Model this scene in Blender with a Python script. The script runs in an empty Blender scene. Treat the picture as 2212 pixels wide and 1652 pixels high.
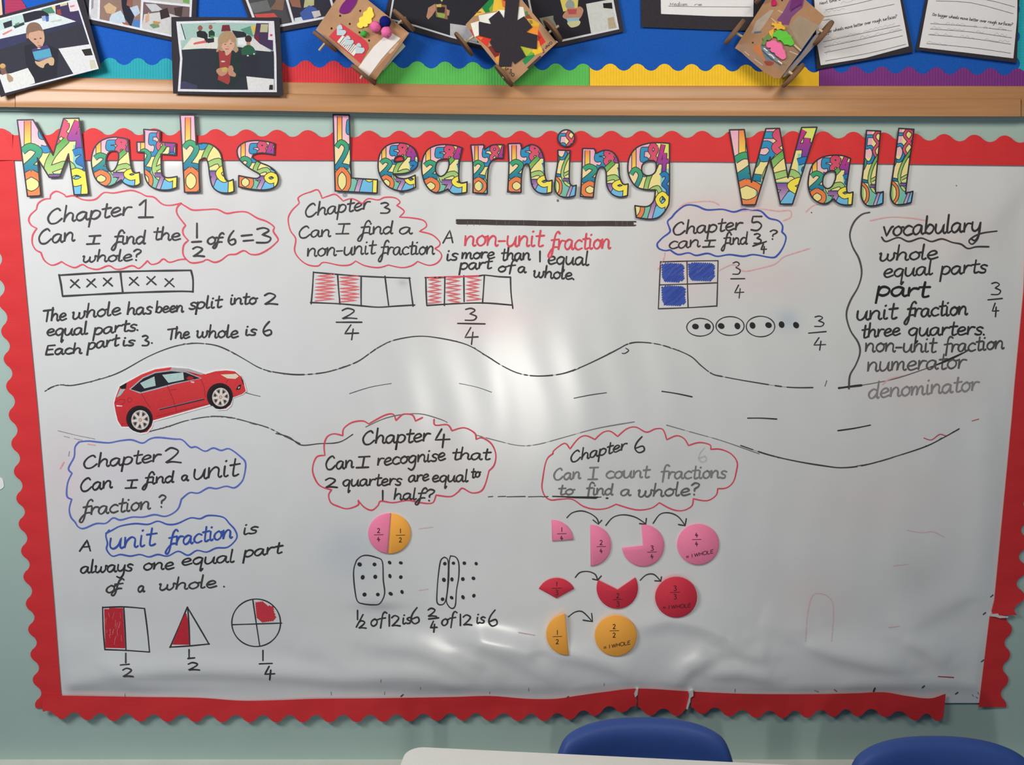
import bpy, bmesh, math, random
from mathutils import Vector, geometry
from math import sin, cos, pi, exp, hypot
R = random.Random(7)
SC = bpy.context.scene
COL = SC.collection

# ------------------------------------------------------------------ camera, world, lights, exposure
FPX, CX, CY = 1916.0, 1106.0, 826.0
PITCH = math.radians(8.4)
CAM = Vector((0, -1.895, 1.6))
cd = bpy.data.cameras.new('camera'); cam = bpy.data.objects.new('camera', cd); COL.objects.link(cam)
cd.sensor_fit = 'HORIZONTAL'; cd.sensor_width = 36.0; cd.lens = 36.0*FPX/2212.0
cam.location = CAM; cam.rotation_euler = (math.radians(90)-PITCH, 0, 0)
cd.clip_start = 0.05
SC.camera = cam
SC.view_settings.view_transform = 'Standard'; SC.view_settings.look = 'None'
SC.view_settings.gamma = 1.0; SC.view_settings.exposure = 0.0
SC.view_settings.use_curve_mapping = False

w = bpy.data.worlds.new('world'); SC.world = w; w.use_nodes = True
bg = w.node_tree.nodes['Background']
bg.inputs[0].default_value = (0.34, 0.64, 1.0, 1); bg.inputs[1].default_value = 0.13

def area(name, loc, target, sx, sy, power, col, spread=180):
    l = bpy.data.lights.new(name, 'AREA'); l.shape = 'RECTANGLE'; l.size = sx; l.size_y = sy
    l.energy = power; l.color = col; l.spread = math.radians(spread)
    o = bpy.data.objects.new(name, l); COL.objects.link(o); o.location = loc
    o.rotation_euler = (Vector(target)-Vector(loc)).to_track_quat('-Z', 'Y').to_euler()
    return o
# sunlit pane of the glazed door across the room, whose daylight glints off the laminated sheet
area('glass_door_daylight', (-0.02, -4.6, 0.66), (0, 0, 1.2), 0.15, 0.40, 15, (1.0, 0.95, 0.86))
area('door_light_daylight', (-0.05, -4.6, 1.15), (0, 0, 1.2), 0.5, 1.5, 5.5, (1.0, 0.97, 0.92))
# daylight from a high window to the left, and an added warm fill lamp overhead, unseen
area('high_window_daylight', (-1.55, -1.3, 2.45), (-0.62, 0, 1.46), 0.9, 0.5, 34, (1.0, 0.972, 0.93))
area('overhead_fill_light', (0.55, -1.15, 2.48), (0.4, 0, 1.65), 0.8, 0.4, 10.5, (1.0, 0.87, 0.68))

# ------------------------------------------------------------------ pixel -> place on the wall (wall plane y=0, h = distance in front of it)
CT, ST = cos(PITCH), sin(PITCH)
def ray(px, py):
    a, b = px-CX, CY-py
    return (a, FPX*CT + b*ST, -FPX*ST + b*CT)
def P(px, py, h=0.0):
    d = ray(px, py); s = (-h-CAM.y)/d[1]
    return (CAM.x+d[0]*s, -h, CAM.z+d[2]*s)
def PZ(px, py, z):
    d = ray(px, py); s = (z-CAM.z)/d[2]
    return (CAM.x+d[0]*s, CAM.y+d[1]*s, z)

# ------------------------------------------------------------------ materials
def lin(v):
    v /= 255.0
    return v/12.92 if v <= 0.04045 else ((v+0.055)/1.055)**2.4
def c(r, g, b): return (lin(r), lin(g), lin(b), 1.0)
class NT:
    def __init__(s, name):
        s.m = bpy.data.materials.new(name); s.m.use_nodes = True
        s.t = s.m.node_tree; s.b = s.t.nodes['Principled BSDF']
    def n(s, typ, **kw):
        x = s.t.nodes.new(typ)
        for k, v in kw.items():
            if hasattr(x, k): setattr(x, k, v)
            else: x.inputs[k].default_value = v
        return x
    def l(s, a, b): s.t.links.new(a, b)
def pig(name, rough=0.6, var=0.05, scale=60.0, bump=0.0, bscale=200.0, spec=0.5, stretch=None, attr='Col', base=None):
    """pigment: colour from the print/pigment attribute (or one base colour), with a little procedural unevenness"""
    q = NT(name)
    tc = q.n('ShaderNodeTexCoord'); mp = q.n('ShaderNodeMapping')
    if stretch: mp.inputs['Scale'].default_value = stretch
    q.l(tc.outputs['Object'], mp.inputs['Vector'])
    no = q.n('ShaderNodeTexNoise', Scale=scale, Detail=3.0)
    q.l(mp.outputs[0], no.inputs['Vector'])
    mr = q.n('ShaderNodeMapRange'); mr.inputs[3].default_value = 1-var*1.6; mr.inputs[4].default_value = 1+var*1.6
    q.l(no.outputs[0], mr.inputs[0])
    mx = q.n('ShaderNodeMix', data_type='RGBA', blend_type='MULTIPLY'); mx.inputs[0].default_value = 1.0
    if base: mx.inputs[6].default_value = base
    else:
        at = q.n('ShaderNodeAttribute', attribute_name=attr); q.l(at.outputs['Color'], mx.inputs[6])
    q.l(mr.outputs[0], mx.inputs[7]); q.l(mx.outputs[2], q.b.inputs['Base Color'])
    q.b.inputs['Roughness'].default_value = rough; q.b.inputs['Specular IOR Level'].default_value = spec
    if bump:
        n2 = q.n('ShaderNodeTexNoise', Scale=bscale, Detail=4.0); q.l(mp.outputs[0], n2.inputs['Vector'])
        bp = q.n('ShaderNodeBump', Strength=bump, Distance=0.002); q.l(n2.outputs[0], bp.inputs['Height'])
        q.l(bp.outputs[0], q.b.inputs['Normal'])
    return q.m
M = {}
M['ink'] = pig('marker_ink', 0.55, 0.22, 420)
M['print'] = pig('printed_paper', 0.7, 0.10, 260, spec=0.15)
M['laminate'] = pig('laminated_print', 0.45, 0.03, 200, spec=0.3)
M['paper'] = pig('paper', 0.75, 0.03, 60)
M['blackcard'] = pig('black_sugar_paper', 0.9, 0.15, 300, spec=0.15, base=c(52, 49, 56))
M['card'] = pig('cardboard', 0.85, 0.12, 45, 0.25, 160, 0.2)
M['foam'] = pig('craft_foam', 0.8, 0.05, 150, 0.2, 500, 0.2)
M['pom'] = pig('pompom_fluff', 0.95, 0.12, 500, 1.0, 900, 0.1)
M['magnet'] = pig('magnet_foam', 0.6, 0.04, 300, 0.12, 900, 0.4)
M['redborder'] = pig('red_border_roll', 0.62, 0.05, 24, 0.08, 200, 0.3, stretch=(1, 1, 14), base=c(216, 52, 56))
M['corr'] = pig('corrugated_card', 0.7, 0.05, 90, 0.1, 400, 0.25)
M['felt'] = pig('blue_felt', 0.95, 0.16, 320, 0.5, 600, 0.1, base=c(32, 90, 182))
M['wallpaint'] = pig('sage_wall_paint', 0.55, 0.045, 5, 0.06, 260, 0.35, base=c(170, 193, 186))
M['whitepaint'] = pig('white_gloss_paint', 0.4, 0.05, 12, base=c(214, 216, 206))
M['wood'] = pig('varnished_pine', 0.36, 0.16, 9, 0.05, 120, 0.5, stretch=(0.5, 5, 9), base=c(176, 129, 88))
M['floor'] = pig('carpet', 0.95, 0.2, 300, base=c(90, 95, 110))
M['plastic'] = pig('blue_chair_plastic', 0.5, 0.04, 40, 0.1, 700, 0.35, base=c(52, 82, 152))
M['metal'] = pig('grey_steel_tube', 0.35, 0.03, 20, base=c(120, 122, 126)); M['metal'].node_tree.nodes['Principled BSDF'].inputs['Metallic'].default_value = 0.8
M['tabletop'] = pig('white_table_laminate', 0.5, 0.02, 30, base=c(232, 232, 226))
M['tableedge'] = pig('grey_table_edge', 0.5, 0.05, 30, base=c(150, 150, 150))
M['dowel'] = pig('wooden_dowel', 0.7, 0.15, 90, base=c(206, 184, 152))
M['sheet'] = pig('laminated_white_sheet', 0.235, 0.02, 14, 0.0, 300, 1.0)

# ------------------------------------------------------------------ mesh builder
class MB:
    def __init__(s): s.v = []; s.f = []; s.fc = []; s.sm = []
    def face(s, pts, col, smooth=False):
        i = len(s.v); s.v.extend(pts); s.f.append(list(range(i, i+len(pts)))); s.sm.append(smooth)
        s.fc.append(col if isinstance(col, list) else [col]*len(pts))
    def grid(s, rows, col, smooth=True, closed=False):
        i = len(s.v); n = len(rows[0])
        for r in rows: s.v.extend(r)
        for a in range(len(rows)-1):
            for b in range(n if closed else n-1):
                b2 = (b+1) % n
                s.f.append([i+a*n+b, i+a*n+b2, i+(a+1)*n+b2, i+(a+1)*n+b]); s.sm.append(smooth)
                s.fc.append([col]*4 if not callable(col) else [col(a, b), col(a, b2), col(a+1, b2), col(a+1, b)])
    def slab(s, pts, h0, h1, col, side=None, tri=True, hf=None, rim=0.0):
        """flat piece with real thickness: outline pts (pixels on the wall), from h0 to h1 in front of the wall"""
        pts = ccw(pts); side = side or col
        H0 = [h0]*len(pts) if hf is None else [hf(*p)+h0 for p in pts]
        H1 = [h1]*len(pts) if hf is None else [hf(*p)+h1 for p in pts]
        inner = inset(pts, rim) if rim else pts
        F = [P(p[0], p[1], h) for p, h in zip(inner, H1)]; B = [P(p[0], p[1], h) for p, h in zip(pts, H0)]
        n = len(pts)
        if rim:
            Mid = [P(p[0], p[1], h-0.0012) for p, h in zip(pts, H1)]
            for i in range(n):
                j = (i+1) % n
                s.face([F[i], Mid[i], Mid[j], F[j]], col)
            S = Mid
        else: S = F
        tris = geometry.tessellate_polygon([[Vector((p[0], p[1], 0)) for p in pts]])
        for t in tris:
            q = [F[i] for i in t]; s.face(orient(q), col)
            q = [B[i] for i in t]; s.face(orient(q)[::-1], side)
        for i in range(n):
            j = (i+1) % n
            s.face([S[i], B[i], B[j], S[j]], side)
    def tube(s, path, r, col, n=10, caps=True):
        rows = []; path = [Vector(p) for p in path]
        for i, p in enumerate(path):
            t = (path[min(i+1, len(path)-1)]-path[max(i-1, 0)]).normalized()
            u = t.orthogonal().normalized() if i == 0 else (u-t*u.dot(t)).normalized()
            vv = t.cross(u)
            rr = r[i] if isinstance(r, (list, tuple)) else r
            rows.append([tuple(p+u*(rr*cos(2*pi*k/n))+vv*(rr*sin(2*pi*k/n))) for k in range(n)])
        s.grid(rows, col, True, True)
        if caps: s.face(rows[0][::-1], col); s.face(rows[-1], col)
    def box(s, x0, x1, y0, y1, z0, z1, col=(1, 1, 1, 1)):
        v = [(x, y, z) for x in (x0, x1) for y in (y0, y1) for z in (z0, z1)]
        for f in ((0, 1, 3, 2), (4, 6, 7, 5), (0, 4, 5, 1), (2, 3, 7, 6), (0, 2, 6, 4), (1, 5, 7, 3)):
            s.face([v[i] for i in f], col)
    def build(s, name, mat, parent=None, merge=True):
        me = bpy.data.meshes.new(name)
        if parent is not None:
            org = Vector(parent.location); q = parent.parent
            while q is not None: org += q.location; q = q.parent
        else:
            xs = [p[0] for p in s.v]; ys = [p[1] for p in s.v]; zs = [p[2] for p in s.v]
            org = Vector(((min(xs)+max(xs))/2, max(ys), min(zs)))
        pw = org
        me.from_pydata([(p[0]-pw.x, p[1]-pw.y, p[2]-pw.z) for p in s.v], [], s.f)
        at = me.color_attributes.new('Col', 'FLOAT_COLOR', 'CORNER')
        flat = []
        for fc in s.fc:
            for q in fc: flat.extend(q)
        at.data.foreach_set('color', flat)
        me.polygons.foreach_set('use_smooth', s.sm)
        if merge:
            bm = bmesh.new(); bm.from_mesh(me); bmesh.ops.remove_doubles(bm, verts=bm.verts, dist=1e-6); bm.to_mesh(me); bm.free()
            me.set_sharp_from_angle(angle=math.radians(50))
        me.materials.append(mat)
        o = bpy.data.objects.new(name, me); COL.objects.link(o)
        if parent is not None: o.parent = parent
        else: o.location = org
        return o
def orient(q):
    a, b, d = Vector(q[0]), Vector(q[1]), Vector(q[2])
    return q if (b-a).cross(d-a).y < 0 else q[::-1]
def area2(p): return sum(p[i][0]*p[(i+1) % len(p)][1]-p[(i+1) % len(p)][0]*p[i][1] for i in range(len(p)))
def ccw(p): return list(p) if area2(p) < 0 else list(p)[::-1]      # pixel y runs down: negative = counter-clockwise on the wall
def inset(p, d):
    """shrink a polygon by d pixels"""
    s = 1 if area2(p) < 0 else -1; n = len(p); out = []
    for i in range(n):
        a, b, e = p[i-1], p[i], p[(i+1) % n]
        u = (b[0]-a[0], b[1]-a[1]); v = (e[0]-b[0], e[1]-b[1])
        lu, lv = hypot(*u) or 1e-6, hypot(*v) or 1e-6
        n1 = (u[1]/lu*s, -u[0]/lu*s); n2 = (v[1]/lv*s, -v[0]/lv*s)
        k = max(1+n1[0]*n2[0]+n1[1]*n2[1], 0.35)
        out.append((b[0]+(n1[0]+n2[0])/k*d, b[1]+(n1[1]+n2[1])/k*d))
    return out
def tag(o, label=None, cat=None, group=None, kind=None):
    for k, v in (('label', label), ('category', cat), ('group', group), ('kind', kind)):
        if v: o[k] = v
    return o
def empty(name, loc):
    o = bpy.data.objects.new(name, None); COL.objects.link(o); o.location = loc; o.empty_display_size = 0.03
    bpy.context.view_layer.update()
    return o
def V(pts, ox, oy, s): return [(ox+x/s, oy+y/s) for x, y in pts]
def lerp(tab, x):
    if x <= tab[0][0]: return tab[0][1]
    for (a, b), (d, e) in zip(tab, tab[1:]):
        if x <= d: return b+(e-b)*(x-a)/(d-a)
    return tab[-1][1]
def slerp(tab, x):
    """smooth table lookup (Catmull-Rom)"""
    n = len(tab)
    if x <= tab[0][0]: return tab[0][1]
    if x >= tab[-1][0]: return tab[-1][1]
    for i in range(n-1):
        if x <= tab[i+1][0]: break
    p1, p2 = tab[i], tab[i+1]; p0 = tab[max(i-1, 0)]; p3 = tab[min(i+2, n-1)]
    t = (x-p1[0])/(p2[0]-p1[0]); d = p2[0]-p1[0]
    m1 = (p2[1]-p0[1])/((p2[0]-p0[0]) or 1)*d; m2 = (p3[1]-p1[1])/((p3[0]-p1[0]) or 1)*d
    return (2*t**3-3*t*t+1)*p1[1]+(t**3-2*t*t+t)*m1+(-2*t**3+3*t*t)*p2[1]+(t**3-t*t)*m2
def smooth(pts, closed=False, k=5):
    """curve through pts; a doubled point is a corner"""
    segs = []; cur = [pts[0]]
    for p in pts[1:]:
        if hypot(p[0]-cur[-1][0], p[1]-cur[-1][1]) < 1e-9: segs.append(cur); cur = [p]
        else: cur.append(p)
    segs.append(cur)
    if closed and len(segs) == 1: cyc = True
    else:
        cyc = False
        if closed: segs[-1].append(pts[0]) if segs[-1][-1] != pts[0] else None
    out = []
    for sg in segs:
        n = len(sg)
        if n < 2: continue
        for i in range(n if cyc else n-1):
            if cyc: p0, p1, p2, p3 = sg[i-1], sg[i], sg[(i+1) % n], sg[(i+2) % n]
            else: p0, p1, p2, p3 = sg[max(i-1, 0)], sg[i], sg[i+1], sg[min(i+2, n-1)]
            for j in range(k):
                t = j/k
                out.append(tuple(0.5*((2*p1[q])+(-p0[q]+p2[q])*t+(2*p0[q]-5*p1[q]+4*p2[q]-p3[q])*t*t+(-p0[q]+3*p1[q]-3*p2[q]+p3[q])*t**3) for q in (0, 1)))
        if not cyc: out.append(sg[-1])
    if closed and hypot(out[0][0]-out[-1][0], out[0][1]-out[-1][1]) < 1e-9: out.pop()
    res = [out[0]]
    for p in out[1:]:
        if hypot(p[0]-res[-1][0], p[1]-res[-1][1]) > 1e-6: res.append(p)
    return res
def ell(cx, cy, rx, ry=None, n=14, rot=0):
    ry = ry or rx
    return [(cx+rx*cos(2*pi*i/n)*cos(rot)-ry*sin(2*pi*i/n)*sin(rot), cy+rx*cos(2*pi*i/n)*sin(rot)+ry*sin(2*pi*i/n)*cos(rot)) for i in range(n)]

# ------------------------------------------------------------------ flat prints: overlapping patches resolved into one sheet of faces
def composite(mb, layers, pos, clip=None, extra=None):
    """layers: [(polygon, colour or f(x,y), 'hole'?)] bottom to top, printed inside polygon clip; layers in extra show outside it too"""
    vs, fs, cols, flags = [], [], [], []
    def add(p, col, fl):
        p = list(p)
        if area2(p) < 0: p.reverse()
        if len(p) < 3 or abs(area2(p)) < 1e-6: return
        i = len(vs); vs.extend(Vector((x+R.uniform(-.004, .004), y+R.uniform(-.004, .004))) for x, y in p); fs.append(list(range(i, i+len(p)))); cols.append(col); flags.append(fl)
    add(clip, None, 'clip')
    for L in layers: add(L[0], L[1], L[2] if len(L) > 2 else '')
    for L in (extra or []): add(L[0], L[1], 'x')
    nv, ne, nf, ov, oe, of = geometry.delaunay_2d_cdt(vs, [], fs, 0, 1e-4, True)
    for tri, src in zip(nf, of):
        top = None; inside = False
        for k in sorted(src):
            if flags[k] == 'clip': inside = True
            else: top = k if top is None or k > top else top
        if top is None: continue
        if not inside and flags[top] != 'x': continue
        if flags[top] == 'hole': continue
        q = [nv[i] for i in tri]; col = cols[top]
        pp = [pos(p.x, p.y) for p in q]
        cc = [col(p.x, p.y) for p in q] if callable(col) else [col]*3
        o = orient(pp)
        mb.face(o, cc if o == pp else cc[::-1])
def band(pts, w, closed=False, caps=True):
    """polygons that together make a stroke of width w along pts"""
    out = []; n = len(pts)
    for i in range(n if closed else n-1):
        a, b = pts[i], pts[(i+1) % n]; d = hypot(b[0]-a[0], b[1]-a[1])
        if d < 1e-6: continue
        u = ((b[0]-a[0])/d*w/2, (b[1]-a[1])/d*w/2); e = 0.12
        out.append([(a[0]-u[1]-u[0]*e, a[1]+u[0]-u[1]*e), (a[0]+u[1]-u[0]*e, a[1]-u[0]-u[1]*e), (b[0]+u[1]+u[0]*e, b[1]-u[0]+u[1]*e), (b[0]-u[1]+u[0]*e, b[1]+u[0]+u[1]*e)])
    for i in range(n):
        if closed or 0 < i < n-1:
            a, b, d = pts[i-1], pts[i], pts[(i+1) % n]
            cr = abs((b[0]-a[0])*(d[1]-b[1])-(b[1]-a[1])*(d[0]-b[0]))/max(1e-9, hypot(b[0]-a[0], b[1]-a[1])*hypot(d[0]-b[0], d[1]-b[1]))
            if cr > 0.25: out.append(ell(b[0], b[1], w/2, n=8))
    return out

# ------------------------------------------------------------------ handwriting
G = {}
def gl(ch, adv, s):
    G[ch] = (adv, [[tuple(map(float, q.split(','))) for q in st.split()] for st in s.split('|')])
gl('a', 1.15, ".85,.85 .5,1 .12,.75 .06,.3 .32,0 .65,.22 .85,.85 .85,.85 .85,.25 1,0 1.12,.1")
gl('b', 1.0, ".1,2 .1,2 .1,0 .1,0 .14,.5 .45,.98 .85,.72 .82,.28 .5,0 .12,.2")
gl('c', .95, ".85,.85 .5,1 .14,.7 .1,.3 .45,0 .92,.15")
gl('d', 1.15, ".85,.8 .5,1 .12,.7 .08,.3 .35,0 .7,.22 .88,.7 .92,2 .92,2 .88,.3 1,0 1.1,.08")
gl('e', 1.0, ".1,.45 .5,.5 .82,.72 .6,1 .25,.85 .09,.4 .38,0 .95,.2")
gl('ƒ', .95, "1.05,1.75 .85,2 .58,1.65 .45,.7 .35,-.4 .15,-.85 -.08,-.65 .18,-.1 .55,.25 .95,.25|.15,1 1,1.08")
gl('f', .95, "1,1.85 .72,2.05 .5,1.7 .45,.9 .4,-.35|.12,1 .9,1.08")
gl('g', 1.1, ".85,.85 .5,1 .12,.7 .1,.3 .4,.05 .75,.3 .88,.92 .88,.92 .85,-.4 .55,-.95 .12,-.7")
gl('h', 1.1, ".12,2 .12,2 .1,0 .1,0 .18,.55 .5,1 .8,.8 .82,.2 .95,0 1.08,.1")
gl('i', .52, ".15,1 .15,1 .16,.2 .3,0 .46,.1|.17,1.5 .22,1.56")
gl('l', .5, ".12,2 .12,2 .12,.25 .28,0 .45,.12")
gl('m', 1.45, ".05,1 .1,0 .1,0 .16,.6 .4,1 .58,.8 .6,0 .6,0 .7,.65 .95,1 1.12,.8 1.15,.2 1.28,0 1.42,.1")
gl('n', 1.1, ".05,1 .1,0 .1,0 .18,.6 .5,1 .8,.8 .82,.2 .95,0 1.08,.1")
gl('o', 1.0, ".52,1 .16,.75 .09,.32 .42,0 .8,.25 .83,.7 .52,1 .7,.85 1,.9")
gl('p', 1.0, ".1,1 .1,1 .05,-.95 .05,-.95 .14,.6 .45,1 .85,.75 .8,.25 .45,0 .12,.15")
gl('q', 1.05, ".85,.85 .5,1 .12,.7 .1,.3 .4,.02 .75,.3 .88,.92 .88,.92 .82,-.95 1.02,-.7")
gl('r', .8, ".1,1 .12,0 .12,0 .16,.5 .4,.95 .76,.92")
gl('s', .8, ".76,.85 .45,1 .17,.8 .32,.56 .64,.36 .6,.05 .28,0 .05,.12")
gl('t', .75, ".35,1.7 .35,1.7 .32,.2 .5,0 .74,.12|.02,1.05 .75,1.12")
gl('u', 1.1, ".08,1 .09,.3 .35,0 .7,.3 .85,1 .85,1 .85,.2 1,0 1.1,.1")
gl('v', .95, ".05,1 .4,0 .4,0 .75,.85 .95,1")
gl('w', 1.4, "0,.9 .12,.95 .1,.25 .35,0 .65,.35 .7,.9 .7,.9 .7,.25 .95,0 1.22,.4 1.2,.95 1.4,.85")
gl('x', .95, ".05,1 .85,0|.85,1 .05,0")
gl('y', 1.0, ".08,1 .09,.35 .35,.05 .7,.3 .85,1 .85,1 .8,-.4 .5,-.95 .1,-.75")
gl('C', 1.4, "1.05,1.45 .8,1.75 .35,1.4 .1,.7 .35,.05 .85,0 1.3,.45")
gl('T', 1.1, "0,1.65 1.3,1.75|.62,1.72 .56,0")
gl('E', 1.1, "1,1.65 .2,1.6 .2,1.6 .1,0 .1,0 .95,.05|.15,.85 .8,.9")
gl('A', 1.1, "0,0 .5,1.7 .5,1.7 .95,0|.18,.6 .82,.65")
gl('I', 1.15, ".05,1.55 .95,1.6|.5,1.58 .5,0|0,0 1,.03")
gl('N', 1.1, ".02,0 .05,1.6 .05,1.6 .9,0 .9,0 .92,1.65")
gl('D', 1.15, ".08,0 .08,1.6 .08,1.6 .7,1.4 1,.8 .7,.15 .08,0")
gl('W', 1.6, "0,1.6 .35,0 .35,0 .7,1.5 .7,1.5 1.05,0 1.05,0 1.4,1.6")
gl('H', 1.2, ".1,0 .1,1.6|.95,0 .95,1.6|.1,.8 .95,.8")
gl('O', 1.4, ".65,1.65 .15,1.3 .1,.4 .65,-.02 1.2,.4 1.15,1.3 .65,1.65")
gl('L', 1.0, ".1,1.6 .1,0 .1,0 .85,0")
gl('M', 1.5, ".05,0 .1,1.6 .1,1.6 .6,.2 .6,.2 1.1,1.6 1.1,1.6 1.15,0")
gl('?', .85, "0,1.5 .3,1.85 .7,1.6 .62,1.2 .35,.9 .35,.6|.35,.12 .38,.05")
gl('.', .35, ".1,.05 .15,.0"); gl('-', .75, "0,.5 .6,.52")
gl('=', 1.1, "0,.95 .85,1|0,.45 .9,.5")
gl('0', 1.0, ".45,1.7 .1,1.2 .1,.45 .45,0 .82,.45 .82,1.2 .45,1.7")
gl('1', .4, ".2,1.7 .22,0"); gl('!', .6, "0,1.2 .35,1.75 .35,1.75 .32,0|-.05,0 .75,.02")
gl('2', 1.05, "0,1.35 .35,1.7 .78,1.35 .55,.75 0,0 0,0 .4,.12 .95,.02")
gl('3', 1.0, ".05,1.55 .45,1.7 .75,1.4 .35,.95 .35,.95 .85,.6 .65,.1 .02,.08")
gl('4', 1.0, ".45,1.7 .05,.55 .05,.55 .95,.62|.6,1.15 .5,-.25")
gl('5', 1.0, ".9,1.7 .2,1.7 .2,1.7 .14,1 .6,1.05 .88,.6 .55,.05 .05,.12")
gl('6', .95, ".6,1.75 .2,1.1 .06,.45 .36,0 .78,.25 .66,.72 .15,.5")
gl('7', .95, ".05,1.65 .85,1.65 .85,1.65 .35,0")
gl('8', 1.0, ".75,1.5 .4,1.7 .12,1.35 .45,.95 .82,.5 .45,0 .08,.45 .45,.92 .75,1.3 .75,1.5")
gl('9', .95, ".8,1.35 .45,1.7 .1,1.3 .4,.85 .8,1.2 .8,1.5 .8,1.5 .75,0")
gl(' ', .6, "0,0 0,0")
SL = 1.0
def word(text, x0, x1, y0, y1, xh, jit=0.03):
    """strokes (pixel polylines) of one written word on a baseline from (x0,y0) to (x1,y1)"""
    xh *= .9
    adv = sum(G[ch][0] for ch in text)-(0.12 if text[-1] != '.' else 0.15); sx = (x1-x0)/max(adv, .2)
    if len(text) == 1: adv = max(p[0] for s in G[text][1] for p in s)-min(p[0] for s in G[text][1] for p in s); sx = (x1-x0)/max(adv, .3)
    out = []; u = 0.0
    for ch in text:
        ad, st = G[ch]; j = xh*R.uniform(-jit, jit); js = 1+R.uniform(-jit, jit)
        for s in st:
            q = []
            for (a, b) in s:
                gx = u+a; t = gx*sx/(x1-x0) if x1 != x0 else 0
                bb = b if b < 1.1 else 1.1+(b-1.1)*.88
                q.append((x0+(gx+.10*(b-.5)*SL)*sx, y0+(y1-y0)*t-bb*xh*js+j))
            out.append(smooth(q, k=4) if ch != ' ' else [])
        u += ad
    return [s for s in out if len(s) > 1]
def digit(ch, x0, y0, x1, y1, k=4):
    """one glyph fitted in the box (y0 top, y1 bottom)"""
    st = G[ch][1]; xs = [p[0] for s in st for p in s]; ys = [p[1] for s in st for p in s]
    a, b, d, e = min(xs), max(xs), min(ys), max(ys); wx = (b-a) or 1e9
    if ch == '1': wx = 1e9
    return [smooth([((x0+(p[0]-a)/wx*(x1-x0)) if ch != '1' else (x0+x1)/2, y1-(p[1]-d)/(e-d)*(y1-y0)) for p in s], k=k) for s in st]

# ------------------------------------------------------------------ the setting: wall, floor, trims
WHITE = (1, 1, 1, 1)
def struct(mb, name, mat): return tag(mb.build(name, mat), kind='structure')
m = MB(); m.box(-2.2, 2.2, 0.0, 0.1, 0, 2.75); struct(m, 'wall_back', M['wallpaint'])
m = MB(); m.box(-2.2, 2.2, -3.0, 0.1, -0.05, 0); struct(m, 'floor', M['floor'])
# white boxed-in pipe casing along the wall
za, zb = P(900, 1640)[2], 0.0
m = MB(); m.box(-2.2, 2.2, -0.045, 0, za-0.16, za); struct(m, 'trim_2', M['whitepaint'])

YT = [(-60, 160), (0, 163), (200, 168), (373, 172), (600, 177), (850, 181), (1100, 184), (1400, 185), (2280, 186)]
YD = [(-60, 188), (40, 191), (150, 193), (370, 197), (620, 202), (900, 208), (1220, 212), (1500, 212.5), (2280, 213)]
YB = [(-60, 230), (0, 231), (240, 234), (620, 240), (950, 246), (1220, 249), (1600, 250.5), (2280, 252)]
def rail(x0, x1, prof):
    n = max(2, int((x1-x0)/45)); mb = MB(); rows = []
    for i in range(n+1):
        x = x0+(x1-x0)*i/n
        rows.append([P(x, slerp(t, x)+dy, h) for t, dy, h in prof])
    mb.grid([list(r) for r in zip(*rows)], WHITE, True)
    mb.face(rows[0][::-1], WHITE); mb.face(rows[-1], WHITE)
    return mb
# grey painted batten under the board's frame
m = rail(-60, 2280, [(YB, 0, 0.0), (YB, 0, 0.009), (YB, 7.0, 0.0085), (YB, 8.0, 0.007), (YB, 8.5, 0.0)]); struct(m, 'trim_1', M['wallpaint'])

# ------------------------------------------------------------------ blue display board in its wooden frame
db = empty('display_board', P(1106, 186, 0.0))
tag(db, 'blue felt display board in a varnished pine frame, filling the top of the wall', 'display board')
HF = 0.006
m = MB(); q = [P(-60, 190, 0), P(2280, 200, 0)]; m.box(q[0][0], q[1][0], -HF, 0, q[0][2]-0.03, q[0][2]+0.33); m.build('felt_backing', M['felt'], db)
rail(-60, 2280, [(YT, 0, HF), (YT, 0, .0115), (YT, 2, .0130), (YD, 3, .0130), (YD, 6, 0.0)]).build('frame_rail', M['wood'], db)
def lower(x0, x1, k=0): return rail(x0, x1, [(YD, 1.5, 0.0), (YD, 0, .0145), (YD, 1.0, .0178-k), (YD, 2.6, .0192-k), (YD, 8, .0198-k), (YB, -17, .0203-k), (YB, -10, .0218-k), (YB, -5, .0240-k), (YB, -1.6, .0262-k), (YB, -.4, .0266-k), (YB, 0, .0256-k), (YB, .2, 0.0)])
lower(33.5, 2205).build('frame_moulding', M['wood'], db)
lower(-60, 32.5, .004).build('frame_moulding', M['wood'], db); lower(2206, 2280, .003).build('frame_moulding', M['wood'], db)
m = MB(); a = P(-20, 100, .011); b = P(11, 100, .011); m.box(a[0]-.02, b[0], -.011, -HF, P(0, 165)[2], P(0, -90)[2]); m.build('frame_stile', M['wood'], db)

# ------------------------------------------------------------------ scalloped border rolls
def phase(pk, t):
    k = 0
    while k < len(pk)-2 and t > pk[k+1]: k += 1
    q = cos(2*pi*(t-pk[k])/(pk[k+1]-pk[k])); return math.copysign(abs(q)**.78, q)
def strip(cols, hf, th=0.0008, nr=4):
    """a strip of card: cols = [(inner px, outer px)], hf(px,py,i) = distance from the wall"""
    mb = MB(); F, B = [], []
    for i, (a, b) in enumerate(cols):
        r = [(a[0]+(b[0]-a[0])*k/nr, a[1]+(b[1]-a[1])*k/nr) for k in range(nr+1)]
        F.append([P(x, y, hf(x, y, k/nr)) for k, (x, y) in enumerate(r)])
        B.append([P(x, y, hf(x, y, k/nr)-th) for k, (x, y) in enumerate(r)])
    mb.grid(F, WHITE); mb.grid([r[::-1] for r in B], WHITE)
    mb.grid([[f[0] for f in F], [b[0] for b in B]], WHITE, False); mb.grid([[f[-1] for f in F], [b[-1] for b in B]], WHITE, False)
    mb.face([*F[0], *B[0][::-1]], WHITE); mb.face([*F[-1], *B[-1][::-1]], WHITE)
    return mb
def paint(mb, col): mb.fc = [[col]*len(x) for x in mb.fc]; return mb
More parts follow.
